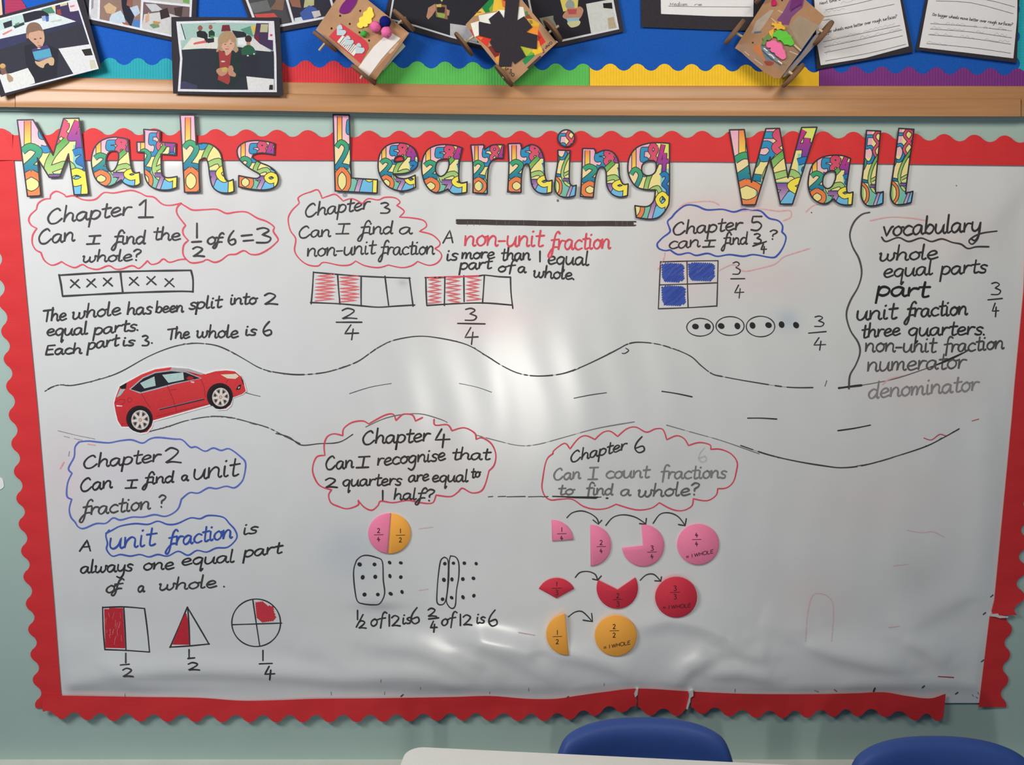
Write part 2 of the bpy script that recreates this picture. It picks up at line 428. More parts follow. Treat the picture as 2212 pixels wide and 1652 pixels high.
UPK = [238+60.3*k for k in range(-6, 12)]+[901.3+58.7*k+1.5*min(k, 4) for k in range(1, 24)]
YPK = [(-60, 122), (238, 125), (360, 126), (690, 131), (960, 133), (1200, 137), (1450, 138), (1800, 142), (2212, 148)]
def ctop(x): return slerp(YPK, x)+7.5-7.5*phase(UPK, x)
def corr_strip(x0, x1, col, label, hf=0.0078, g='corrugated borders along the foot of the blue board'):
    n = int((x1-x0)/1.5); cols = []
    for i in range(n+1):
        x = x0+(x1-x0)*i/n; cols.append(((x, slerp(YT, x)+1), (x, ctop(x))))
    o = paint(strip(cols, lambda x, y, k: hf+0.00032*cos(2*pi*x/6.1), 0.0005, 1), col).build('border_strip', M['corr'])
    return tag(o, label, 'border', g)
corr_strip(50, 545, c(32, 156, 170), 'turquoise corrugated wavy border strip at the foot of the blue board')
corr_strip(546, 812, c(204, 50, 60), 'crimson corrugated wavy border strip behind the pompom cardboard buggy')
corr_strip(813, 1273, c(88, 184, 86), 'bright green corrugated wavy border strip below the blue felt')
corr_strip(1274, 1769, c(240, 194, 44), 'yellow corrugated wavy border strip below the blue felt')
corr_strip(1770, 2240, c(118, 50, 128), 'purple corrugated wavy border strip under the two lined worksheets')
def vert_strip(x_in, x_out, y0, y1, col, label, s, g='corrugated borders up the sides of the blue board'):
    n = int((y1-y0)/1.5); cols = []
    for i in range(n+1):
        y = y0+(y1-y0)*i/n; cols.append(((x_out, y), (x_in+s*7*cos(2*pi*(y-20)/59), y)))
    o = paint(strip(cols, lambda x, y, k: .0072+.0003*cos(2*pi*y/6.1), .0005, 1), col).build('border_strip', M['corr'])
    return tag(o, label, 'border', g)
vert_strip(2196, 2235, -70, 160, c(36, 168, 184), 'turquoise corrugated border strip running up the side of the blue board', 1)
vert_strip(50, 11, -70, 150, c(160, 44, 84), 'dark crimson corrugated border strip running up behind the boy photo', 1)

# ------------------------------------------------------------------ the laminated white sheet
LE = [(320, 27), (348, 29.7), (620, 55), (886, 81), (1296, 116), (1501, 132), (1560, 137)]
RE = [(320, 2226), (357, 2222), (628, 2211), (827, 2192), (900, 2186), (1037, 2173), (1296, 2148), (1330, 2139), (1530, 2114)]
TE = [(-60, 346), (600, 346), (1220, 348), (1500, 349), (1850, 353), (2260, 358)]
RIDGES = [
 ([(149, 1475), (224, 1461), (348, 1452), (447, 1450), (597, 1457), (746, 1467), (870, 1461), (945, 1466), (990, 1484)], .0085, 13),
 ([(796, 1391), (895, 1401), (970, 1430), (1034, 1466)], .0055, 14),
 ([(1010, 1386), (1100, 1415), (1155, 1445), (1205, 1470)], .006, 14),
 ([(1200, 1413), (1276, 1428), (1330, 1445), (1368, 1466)], .007, 12),
 ([(1462, 1475), (1492, 1444), (1540, 1418)], .008, 12),
 ([(1530, 1456), (1602, 1455), (1672, 1468)], .008, 11),
 ([(1567, 1390), (1622, 1416), (1662, 1421)], .006, 12),
 ([(1738, 1390), (1803, 1415), (1879, 1433), (1958, 1446)], .0085, 13),
 ([(1950, 1380), (2005, 1405), (2045, 1440)], .007, 13),
 ([(1960, 1352), (2062, 1297)], .004, 18),
 ([(1383, 1354), (1448, 1340), (1514, 1353), (1597, 1383)], .006, 14),
 ([(1040, 1388), (1138, 1410)], .005, 14),
 ([(2135, 880), (2122, 1080), (2104, 1310)], .0035, 20),
 ([(2050, 560), (2130, 480), (2205, 390)], .0035, 24),
 ([(1640, 1340), (1700, 1360), (1760, 1350)], .004, 18),
 ([(300, 1500), (240, 1440)], .003, 14), ([(640, 1395), (700, 1410), (760, 1440)], .003, 16),
 ([(1075, 1480), (1060, 1440), (1010, 1420)], .004, 12),
]
def sstep(a, b, x):
    t = min(1, max(0, (x-a)/(b-a))); return t*t*(3-2*t)
def segd(p, a, b):
    dx, dy = b[0]-a[0], b[1]-a[1]; t = max(0, min(1, ((p[0]-a[0])*dx+(p[1]-a[1])*dy)/(dx*dx+dy*dy)))
    return hypot(p[0]-a[0]-dx*t, p[1]-a[1]-dy*t), t
RB = [(min(p[0] for p in r)-5*s, max(p[0] for p in r)+5*s, min(p[1] for p in r)-5*s, max(p[1] for p in r)+5*s) for r, a, s in RIDGES]
H0 = 0.0042
def H(x, y):
    h = H0+.00030*sin(x/15+1.6*sin(y/85))*sin(y/120+1+.4*sin(x/200))+.00028*sin(x/31+y/170)+.0004*sin(x/75+2*sin(y/190))
    if y > 1300: h += .006*sstep(1330, 1420, y)*(0.6+.4*sin(x/130))
    for (r, a, s), b in zip(RIDGES, RB):
        if b[0] < x < b[1] and b[2] < y < b[3]:
            best = None; n = len(r)-1
            for i in range(n):
                d, t = segd((x, y), r[i], r[i+1])
                if best is None or d < best[0]: best = (d, (i+t)/n, r[i][1]+(r[i+1][1]-r[i][1])*t)
            e = 1-abs(2*best[1]-1)**4 if n > 1 else 1
            sg = s*(.85+.95*(1-sstep(-s*.5, s*.5, y-best[2])))      # folds hang over: gentle above, steep below
            h += .92*a*exp(-.5*(best[0]/sg)**2)*(.35+.65*e)
    e = 1-sstep(1478, 1500, y)
    e *= sstep(0, 26, x-lerp(LE, y))*sstep(0, 14, lerp(RE, y)-x)*sstep(0, 14, y-slerp(TE, x))
    return H0+(h-H0)*e
STAINS = [(1600, 450, 150, 45, (236, 190, 190), .32), (1470, 560, 60, 90, (236, 185, 185), .3), (1650, 600, 120, 50, (238, 195, 195), .25), (2020, 500, 130, 60, (236, 195, 190), .22),
 (1060, 690, 110, 50, (236, 185, 185), .3), (880, 1010, 180, 90, (238, 205, 195), .22), (300, 470, 190, 90, (210, 200, 204), .3), (1380, 1010, 190, 80, (205, 205, 205), .3), (500, 480, 90, 60, (220, 212, 212), .3),
 (140, 1030, 40, 120, (238, 200, 205), .28), (300, 1010, 180, 80, (226, 210, 226), .3), (1990, 830, 120, 60, (236, 200, 195), .25), (1900, 1080, 200, 90, (236, 205, 200), .2), (760, 1190, 70, 60, (150, 165, 190), .22),
 (1700, 690, 26, 22, (160, 185, 205), .4), (1755, 1290, 90, 70, (236, 200, 200), .22), (1990, 1250, 60, 60, (150, 150, 150), .15), (800, 500, 130, 70, (215, 212, 212), .3), (820, 1310, 50, 10, (120, 125, 135), .35), (870, 610, 10, 8, (150, 155, 160), .4)]
def stain(x, y):
    q = [224., 226., 227.]
    for sx, sy, rx, ry, cc, k in STAINS:
        d = ((x-sx)/rx)**2+((y-sy)/ry)**2
        if d < 6:
            f = k*exp(-d); q = [a+(b-a)*f for a, b in zip(q, cc)]
    return c(*q)
sheet_mb = MB(); NX, NY = 290, 160; rows, scol = [], []
for j in range(NY+1):
    r, sc_ = [], []
    for i in range(NX+1):
        y = 338+(1518-338)*j/NY; xl, xr = lerp(LE, y)-16, lerp(RE, y)+10
        x = xl+(xr-xl)*i/NX
        r.append(P(x, y+(0 if j else 6), H(x, y))); sc_.append(stain(x, y))
    rows.append(r); scol.append(sc_)
sheet_mb.grid(rows, lambda a, b: scol[a][b])
for edge in (rows[0], rows[-1], [r[0] for r in rows], [r[-1] for r in rows]):
    sheet_mb.grid([edge, [(p[0], p[1]+.0012, p[2]) for p in edge]], c(205, 205, 205), False)
sheet = sheet_mb.build('whiteboard_sheet', M['sheet'])
tag(sheet, 'large laminated white sheet of handwritten maths notes inside a red border', 'whiteboard sheet')

# ------------------------------------------------------------------ red scalloped border round the sheet
def rb(cols, hf, label, th=.0009): return tag(strip(cols, hf, th).build('border_strip', M['redborder']), label, 'border', 'red wavy borders round the white sheet')
# left
pk = [400, 464, 527, 590, 653, 717, 776, 835, 897, 959, 1019, 1077, 1132, 1191, 1246, 1305, 1360, 1414, 1469, 1523, 1577]
cols = []
for i in range(420):
    y = 290+(1529-290)*i/419; mean = 34+.0905*(y-975)
    cols.append(((min(lerp(LE, y), 132), y), (mean-8*phase(pk, y), y)))
rb(cols, lambda x, y, k: .0068-.0035*k, 'red wavy paper border down the side of the white sheet below the letter M')
# top
pk = [797.5+66.3*k for k in range(-14, 1)]+[797.5+65.4*k for k in range(1, 25)]
TS = [(-60, 285), (100, 284.5), (260, 284), (800, 289.5), (1400, 290), (1780, 291), (2000, 296), (2212, 301)]
cols = []
for i in range(600):
    x = -40+2290*i/599; cols.append(((x, slerp(TE, x)), (x, slerp(TS, x)-7.5*phase(pk, x))))
rb(cols, lambda x, y, k: .0080-.003*k, 'red wavy paper border along the sheet top, behind the title letters')
# right, two pieces
pk = [1000, 1060, 1117, 1175, 1232, 1291, 1345]
cols = []
for i in range(320):
    y = 292+(1330-292)*i/319
    xo = 2212-.085*(y-1191)+10*phase(pk, y)
    a = (lerp(RE, y) if y < 1323 else 2144, y); cols.append((a, (xo, y-2)))
rb(cols, lambda x, y, k: .0075-.003*k+.006*sstep(1270, 1330, y)*k, 'long red wavy border down the side of the sheet beside the vocabulary list')
pk = [1306, 1360, 1414.6, 1469, 1525, 1580]
cols = []
for i in range(80):
    y = 1331+(1527-1331)*i/79
    cols.append(((lerp([(1330, 2138), (1527, 2114)], y), y), (lerp([(1330, 2181), (1527, 2167)], y)+7*phase(pk, y), y)))
rb(cols, lambda x, y, k: .0068-.003*k, 'short red wavy border piece at the lower corner, below a white tear')
m = MB(); m.slab([(2141, 1326), (2156, 1325), (2158, 1329), (2178, 1331), (2178, 1334), (2160, 1335), (2150, 1332), (2140, 1331)], .007, .0092, c(215, 215, 212))
tag(m.build('torn_paper', M['paper']), 'sliver of torn white paper between the two red side borders', 'paper scrap', 'torn paper flakes')
# bottom, three pieces
bpk = [74, 132, 189, 245, 303, 362, 423, 480, 540, 597, 654, 712, 771, 828, 885, 945, 1000, 1057, 1120, 1175, 1232, 1286, 1344, 1404, 1462, 1517, 1575, 1635, 1693, 1746, 1804, 1856, 1915, 1982, 2030, 2080]
BT = [(70, 1503), (135, 1502), (300, 1505), (430, 1507), (520, 1513), (600, 1512), (680, 1509), (800, 1508), (980, 1505), (1060, 1503), (1140, 1509), (1200, 1509), (1250, 1502), (1300, 1495), (1376, 1487), (1490, 1493), (1600, 1498), (1750, 1499), (1850, 1497), (1910, 1495), (1960, 1503), (2010, 1508), (2043, 1498)]
BB = [(70, 1541), (132, 1545), (245, 1549), (362, 1551), (600, 1552), (828, 1551), (1000, 1548), (1175, 1549), (1232, 1546), (1344, 1530), (1404, 1537), (1462, 1538), (1517, 1534), (1600, 1541), (1693, 1543), (1856, 1539), (1915, 1540), (1982, 1548), (2045, 1549)]
def bottom(x0, x1, label, h, lean=0, trim=None):
    cols = []; n = int((x1-x0)/3)
    for i in range(n+1):
        x = x0+(x1-x0)*i/n; yb = slerp(BB, x)+8*phase(bpk, x)
        if trim and x < trim[0]: yb = min(yb, trim[1]+(x-x0)*.35)
        cols.append(((x+lean*0, slerp(BT, x)), (x-lean*(i/n), yb)))
    return rb(cols, lambda x, y, k: h+.002*sin(x/95)+.0022*k+.0005*sin(x/31+3*k), label)
bottom(92, 1375, 'longest red wavy border piece along the bottom, from corner to first tear', .0098, 0, (128, 1536))
bottom(1378, 1487, 'short red wavy border piece between two white tears along the bottom', .0100)
bottom(1493, 2043, 'sagging red wavy border piece above the blue chairs', .0102, 5)
for pts, lab in (([(1374, 1488), (1379, 1487), (1377, 1501), (1372, 1506), (1370, 1498)], 'small white torn flake at the tear above the first blue chair'),
                 ([(1489, 1492), (1497, 1490), (1498, 1503), (1492, 1507), (1491, 1516), (1485, 1533), (1482, 1530), (1486, 1514), (1488, 1506)], 'longer white torn flake at the second tear in the bottom red border')):
    m = MB(); m.slab(pts, .004, .0135, c(222, 222, 218)); tag(m.build('torn_paper', M['paper']), lab, 'paper scrap', 'torn paper flakes')
m = MB(); m.slab(smooth([(-8, 1030), (4, 1033), (8, 1043), (7, 1053), (-6, 1058), (-14, 1044)], True), .0, .0012, c(236, 238, 234)); tag(m.build('plaster_patch', M['paper']), 'small white filler patch on the green wall beside the red border', 'wall patch')

# ------------------------------------------------------------------ handwriting and drawings on the sheet
BLK, GRY, PALE, PINK, RED, BLU, LRED, GHOST = c(54, 51, 54), c(112, 110, 110), c(140, 138, 138), c(222, 78, 96), c(198, 42, 56), c(56, 84, 176), c(226, 112, 118), c(226, 176, 178)
class Ink:
    def __init__(s): s.mb = MB(); s.k = 0
    def line(s, pts, w, col, off=None, taper=False):
        pts = list(pts); q = [pts[0]]
        for a, b in zip(pts, pts[1:]):
            n = max(1, int(hypot(b[0]-a[0], b[1]-a[1])/7))
            for i in range(1, n+1): q.append((a[0]+(b[0]-a[0])*i/n, a[1]+(b[1]-a[1])*i/n))
        n = len(q)
        if n < 2: return
        w *= .92; s.k += 1; off = (off if off is not None else .00042)+.000012*(s.k % 7)
        L, Rr = [], []; ph = R.uniform(0, 6)
        for i in range(n):
            a, b = q[max(i-1, 0)], q[min(i+1, n-1)]; d = hypot(b[0]-a[0], b[1]-a[1]) or 1
            nx, ny = -(b[1]-a[1])/d, (b[0]-a[0])/d
            ww = w/2*(1+.12*sin(i*.5+ph))
            if taper: ww *= .35+.65*sin(pi*min(1, max(.03, i/(n-1))))
            x, y = q[i]; h = H(x, y)+off
            L.append(P(x+nx*ww, y+ny*ww, h)); Rr.append(P(x-nx*ww, y-ny*ww, h))
        for i in range(n-1):
            s.mb.face(orient([L[i], Rr[i], Rr[i+1], L[i+1]]), col)
        for e, o in ((0, 1), (n-1, n-2)):          # round ends
            x, y = q[e]; a = math.atan2(y-q[o][1], x-q[o][0]); ww = w/2*(.35 if taper else .96); h = H(x, y)+off
            fan = [P(x+ww*cos(a+t*pi/6), y+ww*sin(a+t*pi/6), h) for t in range(-3, 4)]
            s.mb.face(orient(fan), col)
    def dot(s, x, y, rx, ry, col, rot=0):
        s.k += 1; h = H(x, y)+.0005+.000012*(s.k % 7)
        s.mb.face(orient([P(a, b, h) for a, b in ell(x, y, rx, ry, 12, rot)]), col)
    def scan(s, poly, col, step=4.2, w=5.4, ang=0.0, off=.0004):
        """colour a shape in with back and forth strokes"""
        ca, sa = cos(ang), sin(ang); p = [(x*ca+y*sa, -x*sa+y*ca) for x, y in poly]
        y = min(q[1] for q in p)+w*.4; y1 = max(q[1] for q in p)-w*.3
        while y < y1:
            xs = []
            for i in range(len(p)):
                a, b = p[i], p[(i+1) % len(p)]
                if (a[1] > y) != (b[1] > y): xs.append(a[0]+(b[0]-a[0])*(y-a[1])/(b[1]-a[1]))
            xs.sort()
            for a, b in zip(xs[::2], xs[1::2]):
                if b-a > w: s.line([((a+w*.3)*ca-y*sa, (a+w*.3)*sa+y*ca), ((b-w*.3)*ca-y*sa, (b-w*.3)*sa+y*ca)], w, col, off)
            y += step
    def build(s, name, parent, label=None):
        o = s.mb.build(name, M['ink'], parent, merge=False)
        if label: o['label'] = label
        return o
class CropT:
    def __init__(s, ox, oy, k): s.o = (ox, oy, k)
    def __call__(s, pts): return V(pts, *s.o)
    def p(s, x, y): return (s.o[0]+x/s.o[2], s.o[1]+y/s.o[2])
D_, E_, F_, J_, G_, H_, I_ = CropT(0, 400, 3.456), CropT(600, 400, 2.765), CropT(1380, 420, 2.659), CropT(60, 700, 3.456), CropT(60, 920, 2.848), CropT(620, 860, 3.06), CropT(1040, 900, 3.06)
def curve(name, parent, T, pts, w, col, label=None, closed=False, k=4):
    i = Ink(); q = T(pts) if T else pts
    sp = smooth(q, closed, k)
    if closed: sp.append(sp[0])
    i.line(sp, w, col); return i.build(name, parent, label)
def write(parent, T, items, w, col, label=None, name='handwritten_lettering'):
    """items: (text, x0, x1, baseline y0, y1, x-height) for words, ('#d', x0, y0, x1, y1) for a digit d in a box, ('/', x0, y0, x1, y1) for a straight stroke"""
    groups = []; last = None
    for it in items:
        st = []
        if it[0][0] == '#':
            (x0, y0), (x1, y1) = T.p(it[1], it[2]), T.p(it[3], it[4]); st = digit(it[0][1], x0, y0, x1, y1)
        elif it[0] == '/': st = [[T.p(it[1], it[2]), T.p(it[3], it[4])]]
        else:
            t, x0, x1, y0, y1, xh = it; a, b = T.p(x0, y0), T.p(x1, y1); st = word(t, a[0], b[0], a[1], b[1], xh/T.o[2])
        xs = [p[0] for q in st for p in q]; lo, hi = min(xs), max(xs)
        if last is None or (lo > last[1]+13 or hi < last[0]-13) and name != 'written_fraction': groups.append([])
        last = (lo, hi) if last is None or not groups[-1] else (min(lo, last[0]), max(hi, last[1]))
        groups[-1].extend(st)
    for g in groups:
        i = Ink()
        for s in g: i.line(s, w, col)
        o = i.build(name, parent, label)
    return o

# --- chapter 1
c1 = curve('cloud_outline', sheet, D_, [(1350, 135), (1270, 150), (1210, 140), (1150, 90), (1090, 80), (1040, 55), (970, 38), (850, 58), (775, 55), (720, 100), (670, 112), (610, 105), (550, 78), (495, 85), (480, 70), (420, 45), (380, 70), (375, 100), (375, 100), (330, 105), (285, 135), (272, 180), (272, 180), (225, 225), (215, 265), (235, 300), (275, 322), (275, 322), (245, 370), (240, 430), (265, 480), (305, 502), (305, 502), (330, 560), (380, 595), (420, 590), (460, 570), (460, 570), (500, 595), (560, 615), (615, 592), (660, 615), (730, 628), (810, 600), (860, 625), (910, 625), (985, 600), (1035, 620), (1075, 590), (1100, 563), (1100, 563), (1130, 590), (1180, 580), (1220, 550), (1265, 575), (1340, 555), (1390, 552)], 3.6, PINK, 'pink cloud outline round the chapter 1 question')
write(c1, D_, [('Chapter', 348, 972, 292, 222, 72), ('#!', 1035, 105, 1142, 240)], 4.6, BLK)
write(c1, D_, [('Can', 282, 552, 440, 415, 72), ('I', 652, 745, 440, 437, 44), ('ƒind', 845, 1082, 440, 437, 62), ('the', 1145, 1342, 406, 410, 58)], 4.4, BLK)
write(c1, D_, [('whole?', 618, 1046, 575, 560, 52)], 4.2, BLK)
c1b = curve('cloud_outline', sheet, D_, [(1350, 135), (1320, 170), (1325, 220), (1385, 300), (1385, 300), (1365, 330), (1370, 370), (1405, 412), (1405, 412), (1370, 450), (1368, 520), (1410, 570), (1450, 580), (1510, 570), (1545, 555), (1600, 575), (1650, 560), (1705, 520), (1760, 515), (1820, 488), (1870, 515), (1930, 515), (2000, 480), (2060, 430), (2075, 400), (2040, 345), (2045, 310), (1990, 270), (1920, 245), (1840, 200), (1760, 200), (1690, 210), (1620, 180), (1530, 182), (1440, 185), (1390, 160), (1350, 135)], 3.8, PINK, 'pink cloud outline round the half of six sum')
write(c1b, D_, [('#1', 1455, 285, 1485, 392), ('/', 1432, 424, 1502, 420), ('#2', 1440, 460, 1525, 532), ('o', 1545, 1610, 440, 438, 62), ('ƒ', 1600, 1668, 436, 434, 46), ('#6', 1705, 340, 1757, 445), ('/', 1802, 378, 1880, 370), ('/', 1817, 416, 1890, 410), ('#3', 1915, 318, 2020, 428)], 4.6, BLK)
i = Ink()
for s in ([(440, 672), (900, 645), (1425, 635)], [(440, 668), (455, 740), (467, 828)], [(467, 828), (900, 805), (1300, 792), (1440, 794)], [(1425, 635), (1440, 700), (1440, 796)], [(898, 645), (906, 720), (916, 800)]): i.line(smooth(D_(s)), 4.4, BLK)
for x, y in ((560, 735), (682, 730), (805, 722), (1000, 717), (1130, 712), (1265, 727)):
    i.line(D_([(x-32, y-28), (x+34, y+30)]), 3.8, BLK); i.line(D_([(x+26, y-30), (x-34, y+28)]), 3.8, BLK)
i.build('bar_model', sheet, 'hand-drawn bar split in two with three crosses in each half')
write(sheet, D_, [('The', 318, 492, 1018, 1005, 58), ('whole', 540, 897, 1002, 966, 62), ('has', 948, 1128, 970, 960, 58), ('been', 1162, 1366, 952, 945, 52), ('split', 1412, 1648, 926, 912, 55), ('into', 1715, 1912, 890, 885, 52), ('#2', 1975, 806, 2072, 890)], 4.4, BLK)
write(sheet, D_, [('equal', 348, 650, 1124, 1112, 56), ('parts.', 700, 1034, 1115, 1082, 54), ('The', 1248, 1412, 1152, 1140, 54), ('whole', 1468, 1775, 1138, 1136, 56), ('is', 1828, 1908, 1122, 1118, 48), ('#6', 1965, 1018, 2025, 1122)], 4.4, BLK)
write(sheet, D_, [('Each', 338, 606, 1266, 1255, 48), ('part', 655, 880, 1226, 1196, 54), ('is', 912, 998, 1200, 1195, 44), ('#3', 1062, 1122, 1110, 1196), ('.', 1132, 1138, 1178, 1178, 30)], 4.4, BLK)

# --- chapter 3
c3 = curve('cloud_outline', sheet, E_, [(125, 95), (122, 75), (150, 55), (195, 40), (240, 28), (265, 78), (265, 78), (300, 65), (345, 55), (390, 94), (390, 94), (445, 80), (505, 110), (505, 110), (540, 80), (600, 88), (640, 72), (700, 75), (730, 100), (710, 120), (710, 120), (755, 155), (725, 190), (725, 190), (800, 195), (870, 210), (888, 245), (845, 275), (845, 275), (920, 295), (965, 335), (965, 360), (938, 378), (938, 378), (970, 400), (978, 430), (950, 465), (900, 478), (835, 455), (835, 455), (800, 480), (740, 492), (660, 476), (660, 476), (600, 492), (520, 480), (465, 452), (465, 452), (430, 475), (370, 478), (275, 460), (240, 482), (180, 475), (130, 440), (100, 390), (107, 320), (75, 270), (62, 200), (85, 150), (125, 110), (125, 95)], 3.2, PINK, 'pink cloud outline round the chapter 3 question')
write(c3, E_, [('Chapter', 160, 545, 190, 142, 50), ('#3', 615, 104, 668, 166)], 4.0, BLK)
write(c3, E_, [('Can', 122, 312, 315, 306, 46), ('I', 352, 426, 291, 291, 42), ('ƒind', 488, 684, 296, 290, 48), ('a', 725, 802, 292, 290, 44)], 3.8, BLK)
write(c3, E_, [('non-unit', 176, 578, 425, 410, 54), ('ƒraction', 610, 932, 418, 412, 52)], 3.8, BLK)
for x0, y0, x1, y1, n in ((228, 530, 345, 692, 8), (368, 540, 480, 700, 8), (895, 552, 975, 708, 7), (1003, 548, 1095, 712, 7), (1122, 543, 1212, 690, 7)):
    i = Ink(); q = []
    for j in range(n*2):
        t = j/(n*2-1); q.append(((x0 if j % 2 else x1)+R.uniform(-9, 9), y0+(y1-y0)*t+R.uniform(-3, 3)))
    i.line(E_(q), 2.9, LRED); i.build('scribbled_shading', sheet, 'pale red zigzag shading')
i = Ink(); i.line(E_([(882, 552), (1000, 547), (1110, 545), (1205, 540)]), 3.5, PINK); i.build('red_line', sheet)
i = Ink()
for s in ([(213, 520), (500, 543), (790, 555)], [(213, 518), (207, 620), (199, 708)], [(195, 700), (370, 708), (500, 720), (600, 728), (700, 722), (818, 715)], [(786, 552), (797, 640), (808, 722)], [(357, 533), (363, 620), (371, 710)], [(498, 543), (497, 640), (498, 722)], [(640, 543), (652, 640), (662, 716)]): i.line(smooth(E_(s)), 3.4, BLK)
i.build('bar_model', sheet, 'hand-drawn bar of four cells above the fraction two quarters')
i = Ink()
for s in ([(880, 552), (1000, 550)], [(1205, 541), (1240, 537), (1320, 546), (1390, 549)], [(884, 550), (886, 640), (890, 718)], [(890, 718), (1050, 708), (1230, 703), (1402, 716)], [(1390, 548), (1393, 640), (1404, 735)], [(998, 548), (995, 718)], [(1111, 540), (1113, 695)], [(1234, 537), (1229, 620), (1223, 705)]): i.line(smooth(E_(s)), 3.4, BLK)
i.build('bar_model', sheet, 'hand-drawn bar of four cells above the fraction three quarters')
write(sheet, E_, [('#2', 385, 735, 472, 797), ('/', 350, 818, 502, 818), ('#4', 400, 834, 482, 922)], 3.6, BLK, 'fraction two quarters in thin black pen', 'written_fraction')
write(sheet, E_, [('#3', 1120, 735, 1186, 806), ('/', 1075, 825, 1238, 828), ('#4', 1118, 850, 1196, 950)], 3.6, c(70, 60, 62), 'fraction three quarters in faded pen', 'written_fraction')
write(sheet, E_, [('A', 990, 1048, 346, 344, 50)], 3.6, BLK)
write(sheet, E_, [('non-unit', 1115, 1580, 362, 366, 66), ('ƒraction', 1625, 1984, 386, 380, 64)], 4.6, PINK, 'words non-unit fraction in red marker')
write(sheet, E_, [('is', 1005, 1070, 450, 447, 44), ('more', 1098, 1292, 440, 437, 42), ('than', 1335, 1505, 448, 445, 46), ('#1', 1560, 394, 1572, 456), ('equal', 1612, 1855, 470, 478, 50)], 4.2, BLK)
write(sheet, E_, [('part', 1088, 1272, 503, 497, 42), ('of', 1315, 1412, 518, 515, 38), ('a', 1435, 1482, 522, 522, 40), ('whole.', 1528, 1772, 550, 562, 44)], 4.2, BLK)
i = Ink(); tp = E_([(1082, 218), (1160, 219), (1400, 224), (1690, 229), (2128, 229)])
for j in range(9): i.line([(x+R.uniform(-6, 5), y-4.6+j*1.15) for x, y in tp], 2.6, c(58+5*(j % 3), 48+4*(j % 3), 50))
for j in range(16):
    x = R.uniform(1110, 2100); i.line(E_([(x, 214), (x+R.uniform(-4, 4), 240)]), 1.1, c(105, 98, 98), .0006)
i.build('heavy_marker_line', sheet, 'thick smeary black marker line below the title')

# --- chapter 5
c5 = curve('cloud_outline', sheet, F_, [(122, 262), (105, 285), (115, 310), (150, 322), (180, 318), (180, 318), (225, 345), (285, 335), (330, 350), (395, 338), (450, 355), (520, 345), (600, 355), (660, 345), (760, 362), (795, 350), (830, 300), (845, 245), (822, 215), (822, 215), (825, 180), (800, 150), (745, 135), (700, 95), (640, 90), (600, 85), (545, 100), (480, 85), (390, 88), (330, 65), (270, 62), (215, 100), (190, 130), (165, 155), (175, 190), (178, 215), (140, 245), (122, 262)], 4.0, BLU, 'blue cloud outline round the chapter 5 question')
write(c5, F_, [('Chapter', 192, 590, 232, 203, 48), ('#5', 645, 126, 706, 206)], 4.2, BLK)
write(c5, F_, [('can', 172, 348, 312, 300, 46), ('I', 370, 436, 302, 300, 26), ('ƒind', 482, 622, 290, 284, 42), ('#3', 662, 225, 702, 280), ('/', 655, 296, 732, 270), ('#4', 702, 284, 732, 338), ('?', 750, 788, 258, 260, 34)], 3.8, BLK)
for x0, y0, x1, y1 in ((130, 393, 262, 505), (283, 390, 438, 498), (130, 523, 270, 640)):
    poly = F_([(x0, y0+10), (x0+30, y0), (x1-20, y0+4), (x1, y0+20), (x1-6, (y0+y1)/2), (x1, y1-20), (x1-30, y1), (x0+20, y1-4), (x0+4, y1-30)])
    i = Ink(); i.scan(poly, BLU, 3.6, 3.9, -.85)
    for j in range(14):
        x = R.uniform(x0+6, x1-40); y = R.uniform(y0+28, y1-6); i.line(F_([(x, y), (x+34, y-26)]), 3.0, c(44, 70, 168), .0006)
    i.build('scribbled_shading', sheet, 'blue felt-pen shading')
i = Ink()
for s in ([(125, 387), (300, 382), (455, 380)], [(125, 385), (118, 520), (112, 655)], [(112, 656), (280, 650), (448, 640)], [(455, 380), (452, 510), (448, 642)], [(276, 382), (279, 520), (283, 650)], [(120, 519), (280, 514), (450, 507)]): i.line(smooth(F_(s)), 2.8, c(60, 54, 56))
i.build('quarter_grid', sheet, 'hand-drawn square grid of four cells')
write(sheet, F_, [('#3', 540, 387, 582, 457), ('/', 528, 484, 608, 483), ('#4', 550, 520, 602, 594)], 2.9, BLK, 'fraction three quarters beside the blue grid', 'written_fraction')
i = Ink()
for x, y, rx, ry in ((352, 762, 77, 51), (524, 755, 81, 54), (699, 758, 82, 59)):
    e = F_(ell(x, y, rx, ry, 18)); i.line(smooth(e+e[:1], k=3), 2.4, BLK)
for x, y in ((325, 758), (395, 757), (473, 755), (566, 755), (653, 752), (745, 750), (820, 747), (903, 750)):
    a, b = F_.p(x, y); i.dot(a, b, 7.4, 6.2, c(34, 32, 34), R.uniform(0, 2))
i.build('dot_diagram', sheet, 'eight black dots, six of them ringed in pairs')
write(sheet, F_, [('#3', 1010, 698, 1062, 757), ('/', 975, 796, 1076, 787), ('#4', 1005, 822, 1072, 894)], 2.9, BLK, 'fraction three quarters beside the ringed dots', 'written_fraction')
i = Ink()
for q in ([(590, 95), (640, 88), (700, 82), (800, 95), (868, 92), (872, 130), (830, 150)], [(455, 440), (540, 402), (600, 440), (690, 425), (780, 400), (830, 360), (900, 335), (980, 310)], [(215, 95), (260, 55), (330, 42), (420, 40), (460, 60)], [(150, 335), (140, 380), (110, 430)], [(960, 100), (1010, 60), (1090, 55)], [(1330, 150), (1440, 130), (1560, 135), (1650, 150)], [(1400, 1090), (1440, 1060), (1520, 1040)]):
    i = Ink(); i.line(smooth(F_(q)), 3.0, GHOST); i.build('rubbed_out_stain', sheet, 'faint pink rubbed-out marker trace')

